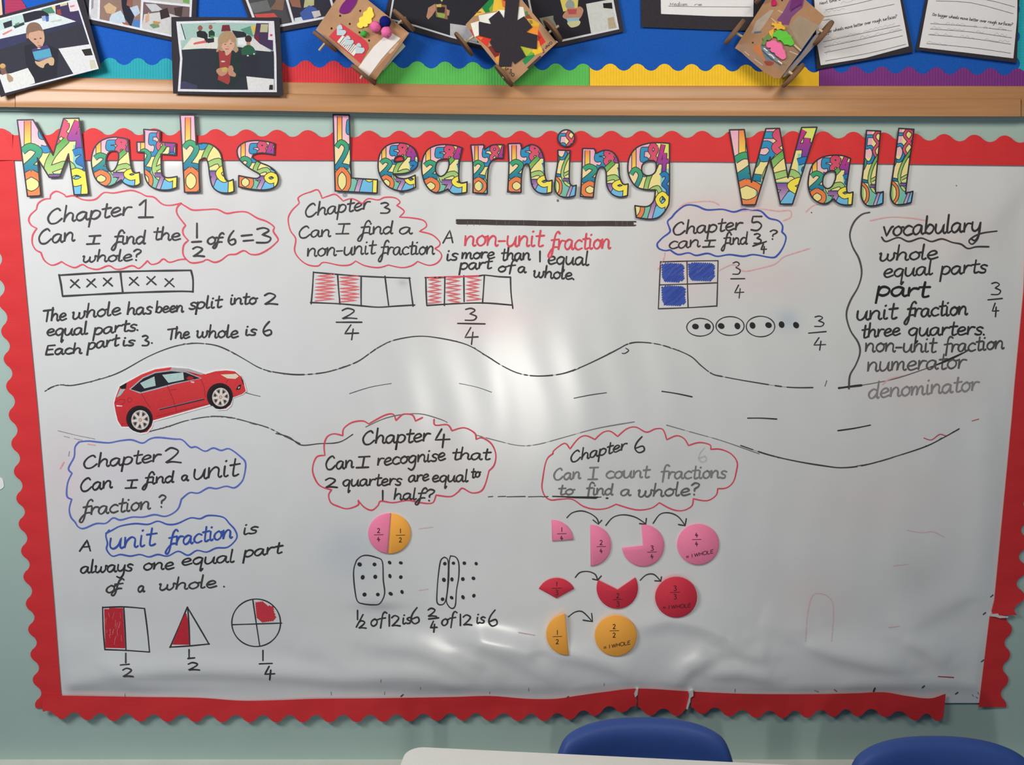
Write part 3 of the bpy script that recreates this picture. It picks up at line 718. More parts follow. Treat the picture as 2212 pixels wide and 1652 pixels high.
# --- vocabulary
curve('vocabulary_bracket', sheet, F_, [(1325, 103), (1280, 115), (1235, 160), (1212, 230), (1228, 300), (1265, 370), (1280, 450), (1260, 530), (1215, 610), (1192, 690), (1215, 780), (1260, 850), (1270, 910), (1245, 980), (1212, 1040), (1207, 1115)], 4.2, c(84, 80, 82), 'long wavy grey pen line beside the vocabulary list')
write(sheet, F_, [('vocabulary', 1402, 1962, 240, 212, 60)], 4.8, BLK, 'word vocabulary in bold black pen', 'handwritten_lettering')
i = Ink(); i.line(smooth(F_([(1395, 245), (1420, 270), (1490, 247), (1550, 270), (1620, 250), (1680, 270), (1740, 255), (1800, 275), (1850, 285), (1890, 310), (1940, 300), (2010, 300)])), 4.0, c(66, 62, 62))
i.line(smooth(F_([(1952, 205), (1948, 250), (1915, 285), (1898, 262), (1960, 225), (2056, 210)])), 3.8, c(66, 62, 62)); i.build('wavy_underline', sheet)
write(sheet, F_, [('whole', 1382, 1714, 382, 370, 52)], 4.6, BLK, None, 'vocabulary_word')
write(sheet, F_, [('equal', 1405, 1684, 477, 460, 52), ('parts', 1735, 1994, 460, 447, 50)], 4.5, BLK, None, 'vocabulary_word')
write(sheet, F_, [('part', 1368, 1658, 580, 590, 56)], 5.8, c(34, 32, 34), None, 'vocabulary_word')
write(sheet, F_, [('unit', 1250, 1476, 722, 712, 58), ('ƒraction', 1535, 1884, 705, 690, 54)], 4.8, BLK, None, 'vocabulary_word')
write(sheet, F_, [('three', 1280, 1498, 825, 806, 48), ('quarters.', 1548, 1988, 812, 805, 50)], 4.5, BLK, None, 'vocabulary_word')
write(sheet, F_, [('non-unit', 1300, 1702, 902, 906, 54), ('fraction', 1748, 2094, 910, 886, 52)], 4.3, c(82, 78, 80), None, 'vocabulary_word')
write(sheet, F_, [('numerator', 1312, 1874, 1016, 998, 58)], 4.3, c(96, 92, 94), None, 'vocabulary_word')
write(sheet, F_, [('denominator', 1318, 1948, 1172, 1125, 58)], 4.5, c(146, 140, 142), 'word denominator in faded grey pen', 'vocabulary_word')
write(sheet, F_, [('#3', 2025, 505, 2077, 574), ('/', 2005, 605, 2088, 597), ('#4', 2030, 624, 2067, 702)], 3.2, BLK, 'fraction three quarters beside the vocabulary list', 'written_fraction')

# --- chapter 2
c2 = curve('cloud_outline', sheet, G_, [(315, 98), (290, 130), (285, 190), (250, 260), (272, 290), (272, 290), (245, 350), (240, 430), (270, 450), (270, 450), (255, 510), (265, 560), (290, 590), (310, 620), (345, 630), (420, 600), (480, 598), (525, 565), (570, 578), (640, 560), (710, 560), (780, 545), (850, 555), (920, 515), (945, 450), (945, 450), (995, 410), (1050, 412), (1110, 380), (1160, 385), (1220, 370), (1270, 380), (1310, 350), (1330, 310), (1340, 230), (1310, 190), (1240, 140), (1190, 150), (1140, 135), (1090, 155), (1035, 128), (1000, 130), (950, 85), (900, 80), (800, 70), (750, 80), (705, 105), (640, 85), (570, 90), (500, 103), (430, 98), (370, 92), (315, 98)], 3.8, c(92, 112, 196), 'blue cloud outline round the chapter 2 question')
write(c2, G_, [('Chapter', 338, 812, 262, 218, 52), ('#2', 848, 134, 942, 226)], 4.3, c(56, 52, 54))
write(c2, G_, [('Can', 320, 516, 404, 380, 52), ('I', 604, 670, 382, 380, 36), ('ƒind', 715, 895, 358, 346, 44), ('a', 946, 988, 336, 336, 36), ('unit', 1018, 1290, 332, 304, 72)], 4.3, c(50, 48, 50))
write(c2, G_, [('ƒraction', 330, 750, 552, 510, 54), ('?', 803, 842, 500, 500, 48)], 4.2, c(78, 74, 74))
curve('cloud_outline', sheet, G_, [(500, 640), (480, 670), (490, 720), (485, 760), (520, 800), (570, 790), (630, 800), (690, 790), (745, 805), (800, 790), (860, 800), (925, 770), (985, 795), (1040, 765), (1100, 775), (1160, 750), (1230, 745), (1285, 690), (1275, 640), (1240, 600), (1200, 560), (1110, 550), (1060, 570), (1000, 565), (920, 600), (860, 605), (800, 585), (740, 605), (660, 600), (570, 615), (520, 640), (480, 660)], 3.8, c(70, 96, 188), 'blue wavy ring round the words unit fraction')
write(sheet, G_, [('unit', 500, 778, 757, 735, 72), ('ƒraction', 858, 1254, 742, 688, 60)], 4.6, BLU, 'words unit fraction in blue marker')
write(sheet, G_, [('A', 322, 388, 770, 768, 46), ('is', 1322, 1408, 670, 657, 44)], 4.0, BLK)
write(sheet, G_, [('always', 324, 640, 906, 890, 46), ('one', 710, 896, 886, 880, 46), ('equal', 945, 1266, 858, 836, 46), ('part', 1330, 1558, 808, 780, 46)], 4.2, c(50, 48, 50))
write(sheet, G_, [('o', 480, 535, 1030, 1022, 48), ('ƒ', 525, 588, 1012, 1008, 40), ('a', 678, 718, 1022, 1020, 40), ('whole', 808, 1158, 1012, 992, 46), ('.', 1205, 1213, 988, 988, 30)], 4.2, c(66, 62, 62))
i = Ink()
i.scan(G_([(470, 1124), (584, 1120), (598, 1370), (478, 1366)]), RED, 3.2, 4.0, .02)
for j in range(22):
    x = R.uniform(482, 580); y = R.uniform(1140, 1330); i.line(G_([(x, y), (x+R.uniform(-12, 6), y+R.uniform(15, 40))]), 1.1, c(222, 110, 116), .0007)
i.build('scribbled_shading', sheet, 'solid red shading in half of the square'); i = Ink()
i.scan(G_([(972, 1135), (985, 1200), (992, 1346), (886, 1352)]), RED, 3.2, 3.8, 0)
i.build('scribbled_shading', sheet, 'solid red shading in half of the triangle'); i = Ink()
i.scan(G_([(1400, 1085), (1440, 1080), (1480, 1105), (1510, 1110), (1515, 1150), (1528, 1175), (1510, 1198), (1440, 1207), (1410, 1190)]), c(206, 54, 68), 3.2, 4.0, .7)
i.build('scribbled_shading', sheet, 'solid red shading in a quarter of the circle')
i = Ink()
for s in ([(460, 1116), (590, 1112), (718, 1122)], [(460, 1113), (464, 1250), (474, 1376)], [(474, 1375), (605, 1380), (748, 1390)], [(718, 1122), (735, 1250), (749, 1390)], [(590, 1112), (598, 1250), (604, 1380)]): i.line(smooth(G_(s)), 3.2, BLK)
i.build('square_drawing', sheet, 'hand-drawn square with one half shaded red')
i = Ink()
for s in ([(982, 1113), (875, 1362)], [(873, 1360), (1000, 1352), (1117, 1340)], [(982, 1115), (1050, 1230), (1115, 1342)], [(984, 1115), (992, 1240), (996, 1352)]): i.line(smooth(G_(s)), 3.2, BLK)
i.build('triangle_drawing', sheet, 'hand-drawn triangle with one half shaded red')
i = Ink(); e = G_(ell(1405, 1210, 150, 146, 26)); i.line(smooth(e+e[:1], k=3), 2.9, BLK); i.line(G_([(1255, 1222), (1562, 1212)]), 2.9, BLK); i.line(smooth(G_([(1384, 1068), (1405, 1210), (1427, 1354)])), 2.9, BLK)
i.build('circle_drawing', sheet, 'hand-drawn circle cut into quarters with one shaded red')
write(sheet, G_, [('#1', 590, 1398, 615, 1456), ('/', 570, 1470, 624, 1465), ('#2', 585, 1490, 648, 1541)], 3.8, c(70, 68, 72), 'fraction one half below the square', 'written_fraction')
write(sheet, G_, [('#1', 980, 1375, 1004, 1422), ('/', 985, 1430, 1026, 1426), ('#2', 988, 1455, 1056, 1501)], 3.8, BLK, 'fraction one half below the triangle', 'written_fraction')
write(sheet, G_, [('#1', 1435, 1380, 1458, 1442), ('/', 1425, 1463, 1503, 1460), ('#4', 1458, 1478, 1518, 1560)], 3.8, BLK, 'fraction one quarter below the circle', 'written_fraction')

# --- chapter 4
c4 = Ink()
for q in ([(895, 128), (860, 145), (850, 152), (850, 152), (830, 112), (790, 104), (760, 110), (720, 147), (720, 147), (700, 105), (640, 115), (540, 170), (540, 170), (500, 150), (430, 160), (375, 200), (368, 247), (368, 247), (310, 235), (265, 255), (245, 310), (250, 377), (250, 377), (200, 385), (175, 430), (170, 490), (200, 560), (240, 590), (295, 605), (295, 605), (275, 640), (290, 690), (340, 715), (400, 730), (470, 705), (468, 672), (468, 672), (510, 720), (560, 740), (600, 710), (620, 680), (700, 690), (800, 675), (880, 690), (960, 692), (985, 640), (985, 640), (1080, 650), (1130, 620), (1160, 595), (1220, 625), (1280, 615), (1310, 570), (1335, 480), (1335, 480), (1370, 440), (1380, 370), (1350, 300), (1290, 262), (1250, 272), (1250, 272), (1240, 230), (1170, 195), (1090, 215), (1090, 215), (1060, 175), (980, 178), (972, 140)],): c4.line(smooth(H_(q)), 3.6, PINK)
c4 = c4.build('cloud_outline', sheet, 'pink cloud outline round the chapter 4 question')
write(c4, H_, [('Chapter', 495, 940, 305, 285, 58), ('#4', 980, 204, 1075, 325)], 4.4, c(52, 46, 44))
write(c4, H_, [('Can', 252, 436, 472, 460, 56), ('I', 462, 542, 458, 456, 54), ('recognise', 596, 1044, 445, 410, 54), ('that', 1092, 1336, 405, 406, 48)], 4.2, c(56, 48, 44))
write(c4, H_, [('#2', 255, 528, 332, 590), ('quarters', 368, 752, 582, 574, 48), ('are', 803, 935, 556, 542, 46), ('equal', 958, 1194, 552, 552, 48), ('to', 1218, 1274, 525, 522, 40)], 4.1, c(52, 46, 44))
write(c4, H_, [('#1', 625, 610, 640, 672), ('halƒ', 705, 905, 670, 668, 44), ('?', 916, 966, 682, 680, 50)], 4.1, BLK)
def dots(T, ds, rings, label):
    i = Ink()
    for r in rings: i.line(smooth(T(r), k=4), 3.0, BLK)
    for x, y in ds:
        a, b = T.p(x, y); i.dot(a, b, R.uniform(3.6, 5.2), R.uniform(3.4, 4.6), c(36, 36, 38), R.uniform(0, 2))
    return i.build('dot_diagram', sheet, label)
dots(H_, [(480, 1098), (578, 1098), (678, 1086), (752, 1088), (500, 1183), (583, 1180), (680, 1175), (752, 1182), (512, 1297), (600, 1297), (685, 1292), (760, 1280)],
     [[(460, 1070), (443, 1120), (440, 1180), (450, 1280), (465, 1340), (500, 1358), (570, 1365), (615, 1355), (645, 1290), (636, 1200), (630, 1080), (590, 1052), (530, 1038), (490, 1045), (460, 1070)]], 'twelve black dots with six ringed together')
dots(H_, [(1043, 1093), (1100, 1090), (1172, 1090), (1250, 1093), (1037, 1200), (1090, 1197), (1162, 1195), (1232, 1190), (1028, 1328), (1088, 1318), (1163, 1315), (1235, 1305)],
     [[(1040, 1050), (1015, 1075), (1000, 1170), (992, 1270), (992, 1350), (1020, 1365), (1045, 1345), (1060, 1270), (1066, 1150), (1063, 1070), (1040, 1050)], [(1080, 1045), (1072, 1080), (1068, 1200), (1058, 1290), (1055, 1350), (1085, 1388), (1112, 1370), (1120, 1270), (1135, 1180), (1135, 1090), (1115, 1050), (1080, 1042)]], 'twelve black dots with two tall rings of three')
write(sheet, H_, [('#1', 458, 1402, 474, 1462), ('/', 502, 1430, 458, 1512), ('#2', 474, 1470, 522, 1520), ('of', 552, 644, 1508, 1502, 52), ('#1', 668, 1430, 684, 1506), ('#2', 692, 1436, 748, 1506), ('is', 760, 818, 1492, 1488, 44), ('#6', 820, 1384, 872, 1490)], 4.0, BLK)
write(sheet, H_, [('#2', 933, 1388, 987, 1442), ('/', 936, 1459, 1002, 1451), ('#4', 948, 1474, 992, 1546), ('of', 1020, 1108, 1503, 1497, 50), ('#1', 1138, 1428, 1154, 1502), ('#2', 1165, 1432, 1222, 1500), ('is', 1250, 1304, 1488, 1484, 44), ('#6', 1334, 1400, 1388, 1506)], 4.0, BLK)

# --- chapter 6
c6 = curve('cloud_outline', sheet, I_, [(472, 245), (482, 220), (550, 175), (585, 213), (585, 213), (640, 145), (690, 125), (750, 150), (750, 150), (800, 105), (850, 95), (900, 130), (900, 130), (960, 80), (1020, 68), (1090, 102), (1150, 80), (1200, 85), (1225, 152), (1225, 152), (1290, 125), (1340, 145), (1368, 190), (1368, 190), (1440, 170), (1510, 185), (1515, 215), (1515, 215), (1580, 215), (1650, 245), (1690, 300), (1685, 360), (1665, 430), (1620, 470), (1562, 475), (1562, 475), (1550, 520), (1490, 555), (1400, 542), (1400, 542), (1390, 590), (1330, 620), (1260, 612), (1175, 568), (1175, 568), (1120, 605), (1020, 615), (890, 578), (890, 578), (820, 607), (740, 610), (670, 590), (600, 545), (520, 545), (460, 550), (420, 525), (400, 470), (405, 410), (420, 320), (440, 270), (472, 245)], 3.3, PINK, 'pink cloud outline round the chapter 6 question')
write(c6, I_, [('Chapter', 586, 956, 303, 218, 48), ('#6', 1015, 132, 1076, 237)], 3.8, BLK)
write(c6, I_, [('Can', 474, 652, 418, 410, 50), ('I', 708, 768, 414, 414, 56), ('count', 822, 1104, 406, 402, 52), ('fractions', 1180, 1614, 412, 404, 54)], 4.2, c(132, 130, 128), 'faded grey handwriting')
write(c6, I_, [('to', 508, 606, 514, 514, 42), ('find', 688, 866, 516, 516, 46), ('a', 920, 986, 522, 520, 46)], 4.2, c(116, 114, 112), 'faded grey handwriting')
write(c6, I_, [('whole?', 1035, 1434, 530, 518, 52)], 4.4, c(104, 102, 100), 'faded grey handwriting')
write(c6, I_, [('#6', 1436, 205, 1486, 300)], 3.2, c(196, 194, 194), 'rubbed-out ghost of a figure six')
i = Ink()
for a, b in ((45, 75), (110, 160), (168, 290), (310, 400), (402, 440)): i.line(I_([(a, 528+R.uniform(-1, 1)), (b, 527+R.uniform(-1, 1))]), 2.2, c(64, 62, 62))
for j in range(5): i.line(I_([(470+j*30, 526+j*1.6), (620, 529+j*1.5), (772-j*4, 531+j*2.2)]), 2.6, c(42, 40, 40))
i.line(I_([(775, 532), (790, 530)]), 2.4, BLK); i.dot(*I_.p(830, 538), 3.4, 2, BLK)
i.build('pen_dashes', sheet, 'black dashed pen line running into the chapter 6 cloud')
for pts, hd in (([(565, 667), (600, 635), (660, 622), (720, 640), (762, 672), (775, 705)], [(738, 682), (772, 710), (795, 684)]), ([(822, 718), (870, 665), (940, 648), (1020, 665), (1086, 708)], [(1045, 706), (1086, 710), (1090, 672)]),
                ([(1135, 704), (1180, 645), (1240, 635), (1300, 660), (1346, 718)], [(1302, 712), (1346, 720), (1354, 674)]), ([(620, 1062), (650, 1030), (700, 1022), (750, 1040), (768, 1078)], [(735, 1072), (768, 1080), (792, 1052)]),
                ([(1050, 1080), (1090, 1045), (1140, 1042), (1184, 1085)], [(1146, 1084), (1185, 1086), (1190, 1058)]), ([(575, 1322), (620, 1290), (670, 1290), (732, 1352)], [(672, 1344), (735, 1354), (728, 1300)])):
    i = Ink(); i.line(smooth(I_(pts)), 3.0, c(60, 58, 58)); i.line(I_(hd), 3.2, c(60, 58, 58)); i.build('curved_arrow', sheet)

# --- the road
def scratchy(pts, w, col, gaps=0.0, dbl=0.0):
    """a worn pen line: runs of varying weight, thin where the ink has rubbed away"""
    i = Ink(); sp = smooth(pts, k=6); cur = [sp[0]]; thin = False
    for p in sp[1:]:
        cur.append(p)
        if thin or R.random() < gaps: i.line(cur, w*(.3 if thin else R.uniform(.8, 1.15)), c(120, 118, 118) if thin else col); cur = [p]; thin = not thin
    if len(cur) > 1: i.line(cur, w, col)
    for k in range(int(dbl)):
        a = R.randrange(0, len(sp)-8); i.line([(x+R.uniform(-1, 1), y+R.uniform(-1.8, 1.8)) for x, y in sp[a:a+R.randrange(4, 8)]], w*.5, c(92, 90, 90))
    return i
top = [(97, 845), (112, 836), (130, 831), (158, 832), (215, 819), (260, 803), (320, 770), (370, 750), (410, 742), (440, 742), (470, 747), (500, 760), (530, 777), (560, 794), (590, 803), (640, 809), (690, 806), (726, 798), (770, 782), (800, 762), (818, 750), (850, 735), (905, 726), (960, 732), (1010, 745), (1050, 768), (1085, 790), (1120, 806), (1160, 812), (1210, 808), (1250, 795), (1300, 772), (1335, 754), (1356, 743), (1380, 739), (1420, 743), (1460, 755), (1493, 770), (1515, 790), (1538, 807), (1560, 813), (1620, 824), (1700, 836), (1756, 837)]
scratchy(top, 3.0, c(66, 64, 64), .10, 16).build('road_line', sheet, 'black pen line forming the upper edge of the hilly road')
scratchy([(1812, 838), (1835, 835), (1861, 832)], 5.0, c(56, 54, 54)).build('road_line', sheet)
scratchy([(1861, 832), (1929, 819), (2000, 796), (2035, 782)], 2.2, c(110, 106, 106)).build('road_line', sheet)
i = Ink()
for k in range(4): i.line(smooth([(2010+k*9, 793-k*4), (2050, 778-k), (2091-k*2, 757+k)]), 2.4, c(48, 46, 46))
i.build('road_line', sheet)
i = Ink(); i.line([(1786, 822), (1782, 834)], 2, GRY); i.build('pen_speck', sheet)
i = Ink(); i.line(smooth([(1352, 752), (1358, 757), (1350, 763), (1344, 763)]), 2.4, BLK); i.build('pen_speck', sheet)
scratchy([(322, 932), (360, 922), (400, 909), (440, 901), (470, 899), (500, 902), (540, 912), (580, 924), (615, 942), (648, 958)], 2.6, c(78, 76, 76), .08, 8).build('road_line', sheet, 'black pen line forming the lower edge of the hilly road')
scratchy([(596, 936), (625, 944), (650, 961), (690, 958), (720, 957), (740, 952), (762, 938)], 2.6, c(70, 68, 68)).build('road_line', sheet)
scratchy([(790, 922), (830, 904), (870, 895), (910, 894), (950, 905), (966, 912)], 2.2, c(110, 108, 106)).build('road_line', sheet)
scratchy([(1030, 940), (1075, 952), (1120, 962), (1160, 960), (1220, 944), (1290, 925), (1370, 911)], 2.2, c(128, 126, 126), .2).build('road_line', sheet)
scratchy([(1440, 918), (1500, 935), (1560, 952), (1640, 980)], 2.2, c(128, 126, 126), .15).build('road_line', sheet)
scratchy([(1600, 962), (1660, 982), (1720, 996), (1780, 1006), (1820, 1010), (1870, 1004), (1940, 984), (2000, 964), (2040, 944), (2072, 926)], 2.8, c(64, 62, 62), .05, 6).build('road_line', sheet)
i = Ink(); i.line(smooth([(1996, 946), (2012, 950), (2030, 938), (2045, 941), (2060, 932)]), 2.6, c(200, 90, 96)); i.build('rubbed_out_stain', sheet)
i = Ink(); i.line([(2100, 909), (2114, 905)], 2.4, c(190, 110, 114)); i.build('rubbed_out_stain', sheet)
for q, w_ in (([(755, 850), (800, 836), (845, 828)], 1.6), ([(992, 828), (1030, 836), (1062, 847)], 1.4), ([(1240, 860), (1275, 853), (1310, 848)], 2.2), ([(1430, 845), (1462, 850), (1495, 857)], 3.0), ([(1615, 903), (1645, 903), (1678, 905)], 3.0), ([(1810, 930), (1845, 925), (1880, 918)], 3.2), ([(528, 847), (545, 852), (562, 856)], 1.6)):
    i = Ink(); i.line(smooth(q), w_, c(84, 82, 82) if w_ < 2.5 else BLK); i.build('lane_dash', sheet)
i = Ink()
for q in ([(125, 930), (165, 940), (205, 948)], [(138, 942), (150, 945)], [(160, 947), (178, 951)], [(150, 975), (148, 985)]): i.line(q, 1.6, c(150, 148, 148))
i.build('rubbed_out_stain', sheet)
i = Ink(); i.line([(190, 959), (205, 961)], 3, c(232, 170, 178)); i.build('rubbed_out_stain', sheet)
i = Ink(); i.line([(130, 1012), (134, 1005), (138, 998)], 3, c(236, 160, 170)); i.build('rubbed_out_stain', sheet)

# --- stray marks near the foot of the sheet
def speck(q, w, col):
    i = Ink(); i.line(q, w, col); i.build('pen_speck', sheet)
for x, y in ((270, 1498), (715, 1494), (831, 1494), (908, 1484), (1058, 1494), (823, 1467), (1142, 1486), (1305, 1476), (1588, 1488)): speck([(x, y), (x+R.uniform(-1, 1), y+R.uniform(4, 9))], 1.2, c(110, 112, 118))
for x, y in ((868, 1502), (1225, 1506), (1994, 1483), (2066, 1497), (2122, 1427), (2126, 1325), (2142, 1287)): speck([(x-2, y+2), (x+3, y-2)], 3, c(80, 84, 90))
for q, w_, cc in (([(2027, 1461), (2060, 1463)], 2.6, c(176, 56, 74)), ([(1887, 1493), (1890, 1486)], 4, c(62, 66, 90)), ([(1802, 1489), (1808, 1493)], 2.6, c(190, 90, 100)), ([(1760, 1491), (1768, 1494)], 2, c(190, 120, 130)), ([(2100, 1500), (2103, 1504)], 1.6, c(120, 120, 120)), ([(2108, 1505), (2112, 1508)], 1.6, c(120, 120, 120)), ([(2112, 1495), (2114, 1499)], 1.6, c(120, 120, 120))): speck(q, w_, cc)
for q in ([(1740, 1385), (1745, 1320), (1760, 1282), (1798, 1300), (1796, 1385)], [(1930, 1222), (1960, 1218)], [(1960, 1145), (1990, 1150), (2015, 1148), (2040, 1160)], [(1120, 1366), (1155, 1372)], [(905, 1142), (935, 1138)], [(905, 1275), (925, 1272)], [(1920, 1355), (1942, 1352)]):
    i = Ink(); i.line(smooth(q), 2.6, c(222, 196, 196)); i.build('rubbed_out_stain', sheet, 'faint pink rubbed-out pen trace')
for x, y, rx, ry, cc in ((745, 421, 5.5, 4.5, c(150, 156, 168)), (868, 417, 6, 4, c(150, 156, 168)), (1205, 433, 2.6, 3, c(110, 110, 112)), (1753, 459, 1.4, 1.4, BLK), (2066, 401, 1.4, 1.4, GRY)):
    i = Ink(); i.dot(x, y, rx, ry, cc); i.build('putty_smudge', sheet)

# ------------------------------------------------------------------ title letters: laminated cut-outs printed with coloured numbers
A_, B_, C_ = CropT(0, 220, 3.568), CropT(680, 220, 2.765), CropT(1500, 220, 3.107)
def grad(c0, c1, y0, y1):
    def f(x, y):
        t = min(1, max(0, (y-y0)/(y1-y0))); return tuple(a+(b-a)*t for a, b in zip(c0, c1))
    return f
OUTL = c(52, 46, 56)
PAT = [('1', .03, .02, .26, .36, (c(238, 112, 70), c(246, 226, 96))), ('5', .30, .08, .52, .42, (c(44, 150, 196), c(40, 140, 196))), ('8', .50, .02, .72, .36, (c(214, 66, 108), c(220, 96, 120))), ('4', .72, .02, 1.0, .42, (c(208, 48, 128), c(92, 70, 166))),
       ('2', .05, .34, .38, .68, (c(66, 170, 106), c(30, 124, 168))), ('3', .76, .40, 1.0, .72, (c(34, 130, 196), c(36, 92, 172))), ('6', .40, .26, .80, .82, (c(70, 164, 72), c(200, 224, 140))), ('0', .04, .68, .36, 1.0, (c(236, 128, 72), c(236, 140, 86))),
       ('7', .42, .74, .68, 1.0, (c(130, 84, 156), c(216, 188, 216))), ('9', .68, .66, .98, 1.0, (c(248, 230, 70), c(248, 236, 110)))]
def title_letter(T, outline, holes, label, name, box=None, hh=.0094, piece=None, win=None):
    o = smooth(T(outline), True, 4); hs = [smooth(T(q), True, 4) for q in holes]
    xs = [p[0] for p in o]; ys = [p[1] for p in o]; x0, x1, y0, y1 = (min(xs), max(xs), min(ys), max(ys)) if box is None else box
    W_, H_ = x1-x0, y1-y0
    def R4(a, b, d, e): return [(x0+a*W_, y0+b*H_), (x0+d*W_, y0+b*H_), (x0+d*W_, y0+e*H_), (x0+a*W_, y0+e*H_)]
    L = [(R4(-.1, -.1, 1.1, 1.1), c(240, 228, 152))]
    for a, b, d, e, g0, g1 in ((-.1, -.1, .5, .36, c(232, 160, 206), c(240, 200, 200)), (-.1, .36, .3, .68, c(244, 214, 180), c(240, 232, 160)), (-.1, .68, .12, 1.1, c(150, 200, 120), c(150, 204, 130)), (.78, -.1, 1.1, .2, c(216, 228, 110), c(222, 232, 120)), (.78, .34, 1.1, .72, c(140, 206, 196), c(130, 196, 214)), (.3, .7, .7, 1.1, c(130, 200, 170), c(118, 190, 176)), (.6, .72, 1.1, 1.1, c(118, 196, 232), c(112, 186, 232))):
        L.append((R4(a, b, d, e), grad(g0, g1, y0+b*H_, y0+e*H_)))
    th = max(4.6, .088*min(W_, H_, 150)); blk = []
    for ch, a, b, d, e, (g0, g1) in PAT:
        m_ = th/2; a, d, b, e = a-.018, d+.018, b-.018, e+.018
        if win: a, d = (a-win[0])/(win[1]-win[0]), (d-win[0])/(win[1]-win[0])
        st = digit(ch, x0+a*W_+m_, y0+b*H_+m_, x0+d*W_-m_, y0+e*H_-m_, 3)
        f = grad(g0, g1, y0+b*H_, y0+e*H_)
        for s in st:
            for q in band(s, th+3.4): L.append((q, OUTL))
        for s in st:
            for q in band(s, th): L.append((q, f))
    for h in hs: L.append((h, None, 'hole'))
    ex = [(q, OUTL) for ring in [o]+hs for q in band(ring, 3.2, True)]
    mb = MB(); composite(mb, L, lambda x, y: P(x, y, hh), o, ex)
    for ring in [o]+hs:                      # cut edge of the laminated card
        n = len(ring); k = 0.0
        F = [P(x, y, hh) for x, y in ring]; Bk = [P(x, y, hh-.0010) for x, y in ring]
        for i in range(n):
            j = (i+1) % n; mb.face([F[i], Bk[i], Bk[j], F[j]], c(200, 198, 196))
    if piece is not None: return mb
    ob = mb.build(name, M['laminate'])
    return tag(ob, label, 'letter', 'cut-out title letters')
D2 = lambda pts: [q for p in pts for q in (p, p)]
M_pts = D2([(133, 140), (255, 138), (410, 412), (490, 128), (608, 126), (684, 712), (572, 716), (528, 400), (460, 578), (380, 582), (288, 432), (315, 724), (212, 728)])
tl = lambda T, pts, holes, lab, **kw: title_letter(T, pts, holes, lab, 'title_letter', **kw)
tl(A_, M_pts, [], 'cut-out capital M patterned with coloured numbers, first letter of the title')
a_out = [(985, 288), (985, 288), (1005, 470), (1020, 530), (1040, 548), (1075, 543), (1075, 543), (1082, 625), (1082, 625), (1060, 642), (1010, 648), (960, 630), (935, 600), (935, 600), (870, 640), (820, 650), (770, 630), (730, 580), (708, 500), (706, 430), (725, 360), (765, 310), (820, 282), (880, 272), (940, 278)]
tl(A_, a_out, [[(870, 378), (905, 385), (915, 420), (905, 480), (880, 525), (850, 535), (825, 510), (815, 460), (825, 410), (845, 385)]], 'cut-out letter a patterned with numbers, between the title M and t')
tl(A_, D2([(1108, 212), (1232, 222), (1232, 310), (1352, 318), (1355, 410), (1240, 402)])+[(1245, 540), (1260, 575), (1300, 585), (1365, 575), (1365, 575), (1362, 660), (1362, 660), (1300, 678), (1220, 675), (1160, 650), (1125, 600), (1112, 530)]+D2([(1112, 388), (1058, 386), (1055, 310), (1112, 310)]), [], 'cut-out letter t patterned with coloured numbers, beside the title h')
tl(A_, [(1388, 102), (1388, 102), (1500, 102), (1500, 102), (1512, 330), (1512, 330), (1570, 318), (1640, 335), (1700, 400), (1720, 520), (1735, 590), (1760, 610), (1798, 598), (1798, 598), (1805, 690), (1805, 690), (1760, 702), (1690, 695), (1640, 655), (1618, 580), (1605, 480), (1585, 435), (1555, 440), (1533, 480), (1540, 695), (1540, 695), (1423, 697), (1423, 697)], [], 'tall cut-out letter h patterned with numbers, before the title s')
tl(A_, [(2115, 320), (2115, 320), (2115, 408), (2115, 408), (2030, 395), (1970, 400), (1945, 425), (2000, 465), (2080, 500), (2130, 550), (2145, 600), (2125, 650), (2060, 676), (1960, 676), (1840, 655), (1840, 655), (1840, 568), (1840, 568), (1900, 580), (1975, 590), (2005, 572), (1990, 550), (1920, 510), (1850, 450), (1828, 390), (1840, 345), (1890, 310), (1970, 298), (2050, 305)], [], 'cut-out letter s patterned with numbers, last letter of the first title word')
tl(B_, D2([(110, 76), (205, 78), (218, 455), (375, 465), (372, 545), (122, 532)]), [], 'tall cut-out capital L patterned with numbers, touching the batten under the wood frame')
tl(B_, [(617, 340), (612, 385), (580, 412), (530, 428), (468, 430), (468, 430), (495, 452), (545, 458), (600, 438), (600, 438), (602, 510), (602, 510), (545, 530), (490, 528), (430, 500), (390, 440), (378, 380), (390, 310), (430, 262), (490, 245), (550, 252), (597, 285)], [[(475, 358), (480, 335), (505, 322), (528, 330), (530, 350), (500, 360)]], 'cut-out letter e patterned with numbers, next to the title capital L')
tl(B_, [(880, 275), (880, 275), (866, 350), (860, 420), (862, 470), (875, 485), (910, 478), (910, 478), (908, 540), (908, 540), (860, 548), (820, 545), (795, 520), (795, 520), (745, 540), (700, 535), (660, 490), (640, 420), (642, 350), (670, 290), (720, 262), (780, 255), (840, 262)], [[(785, 340), (800, 350), (800, 390), (780, 430), (750, 445), (725, 425), (722, 385), (740, 350)]], 'cut-out letter a patterned with numbers, between the title e and r')
tl(B_, [(932, 258), (932, 258), (1008, 256), (1008, 256), (1014, 286), (1014, 286), (1060, 258), (1130, 256), (1130, 256), (1125, 338), (1125, 338), (1080, 338), (1045, 370), (1032, 440), (1030, 548), (1030, 548), (945, 542), (945, 542), (945, 380)], [], 'cut-out letter r patterned with coloured numbers in the middle title word', win=(0, .85))
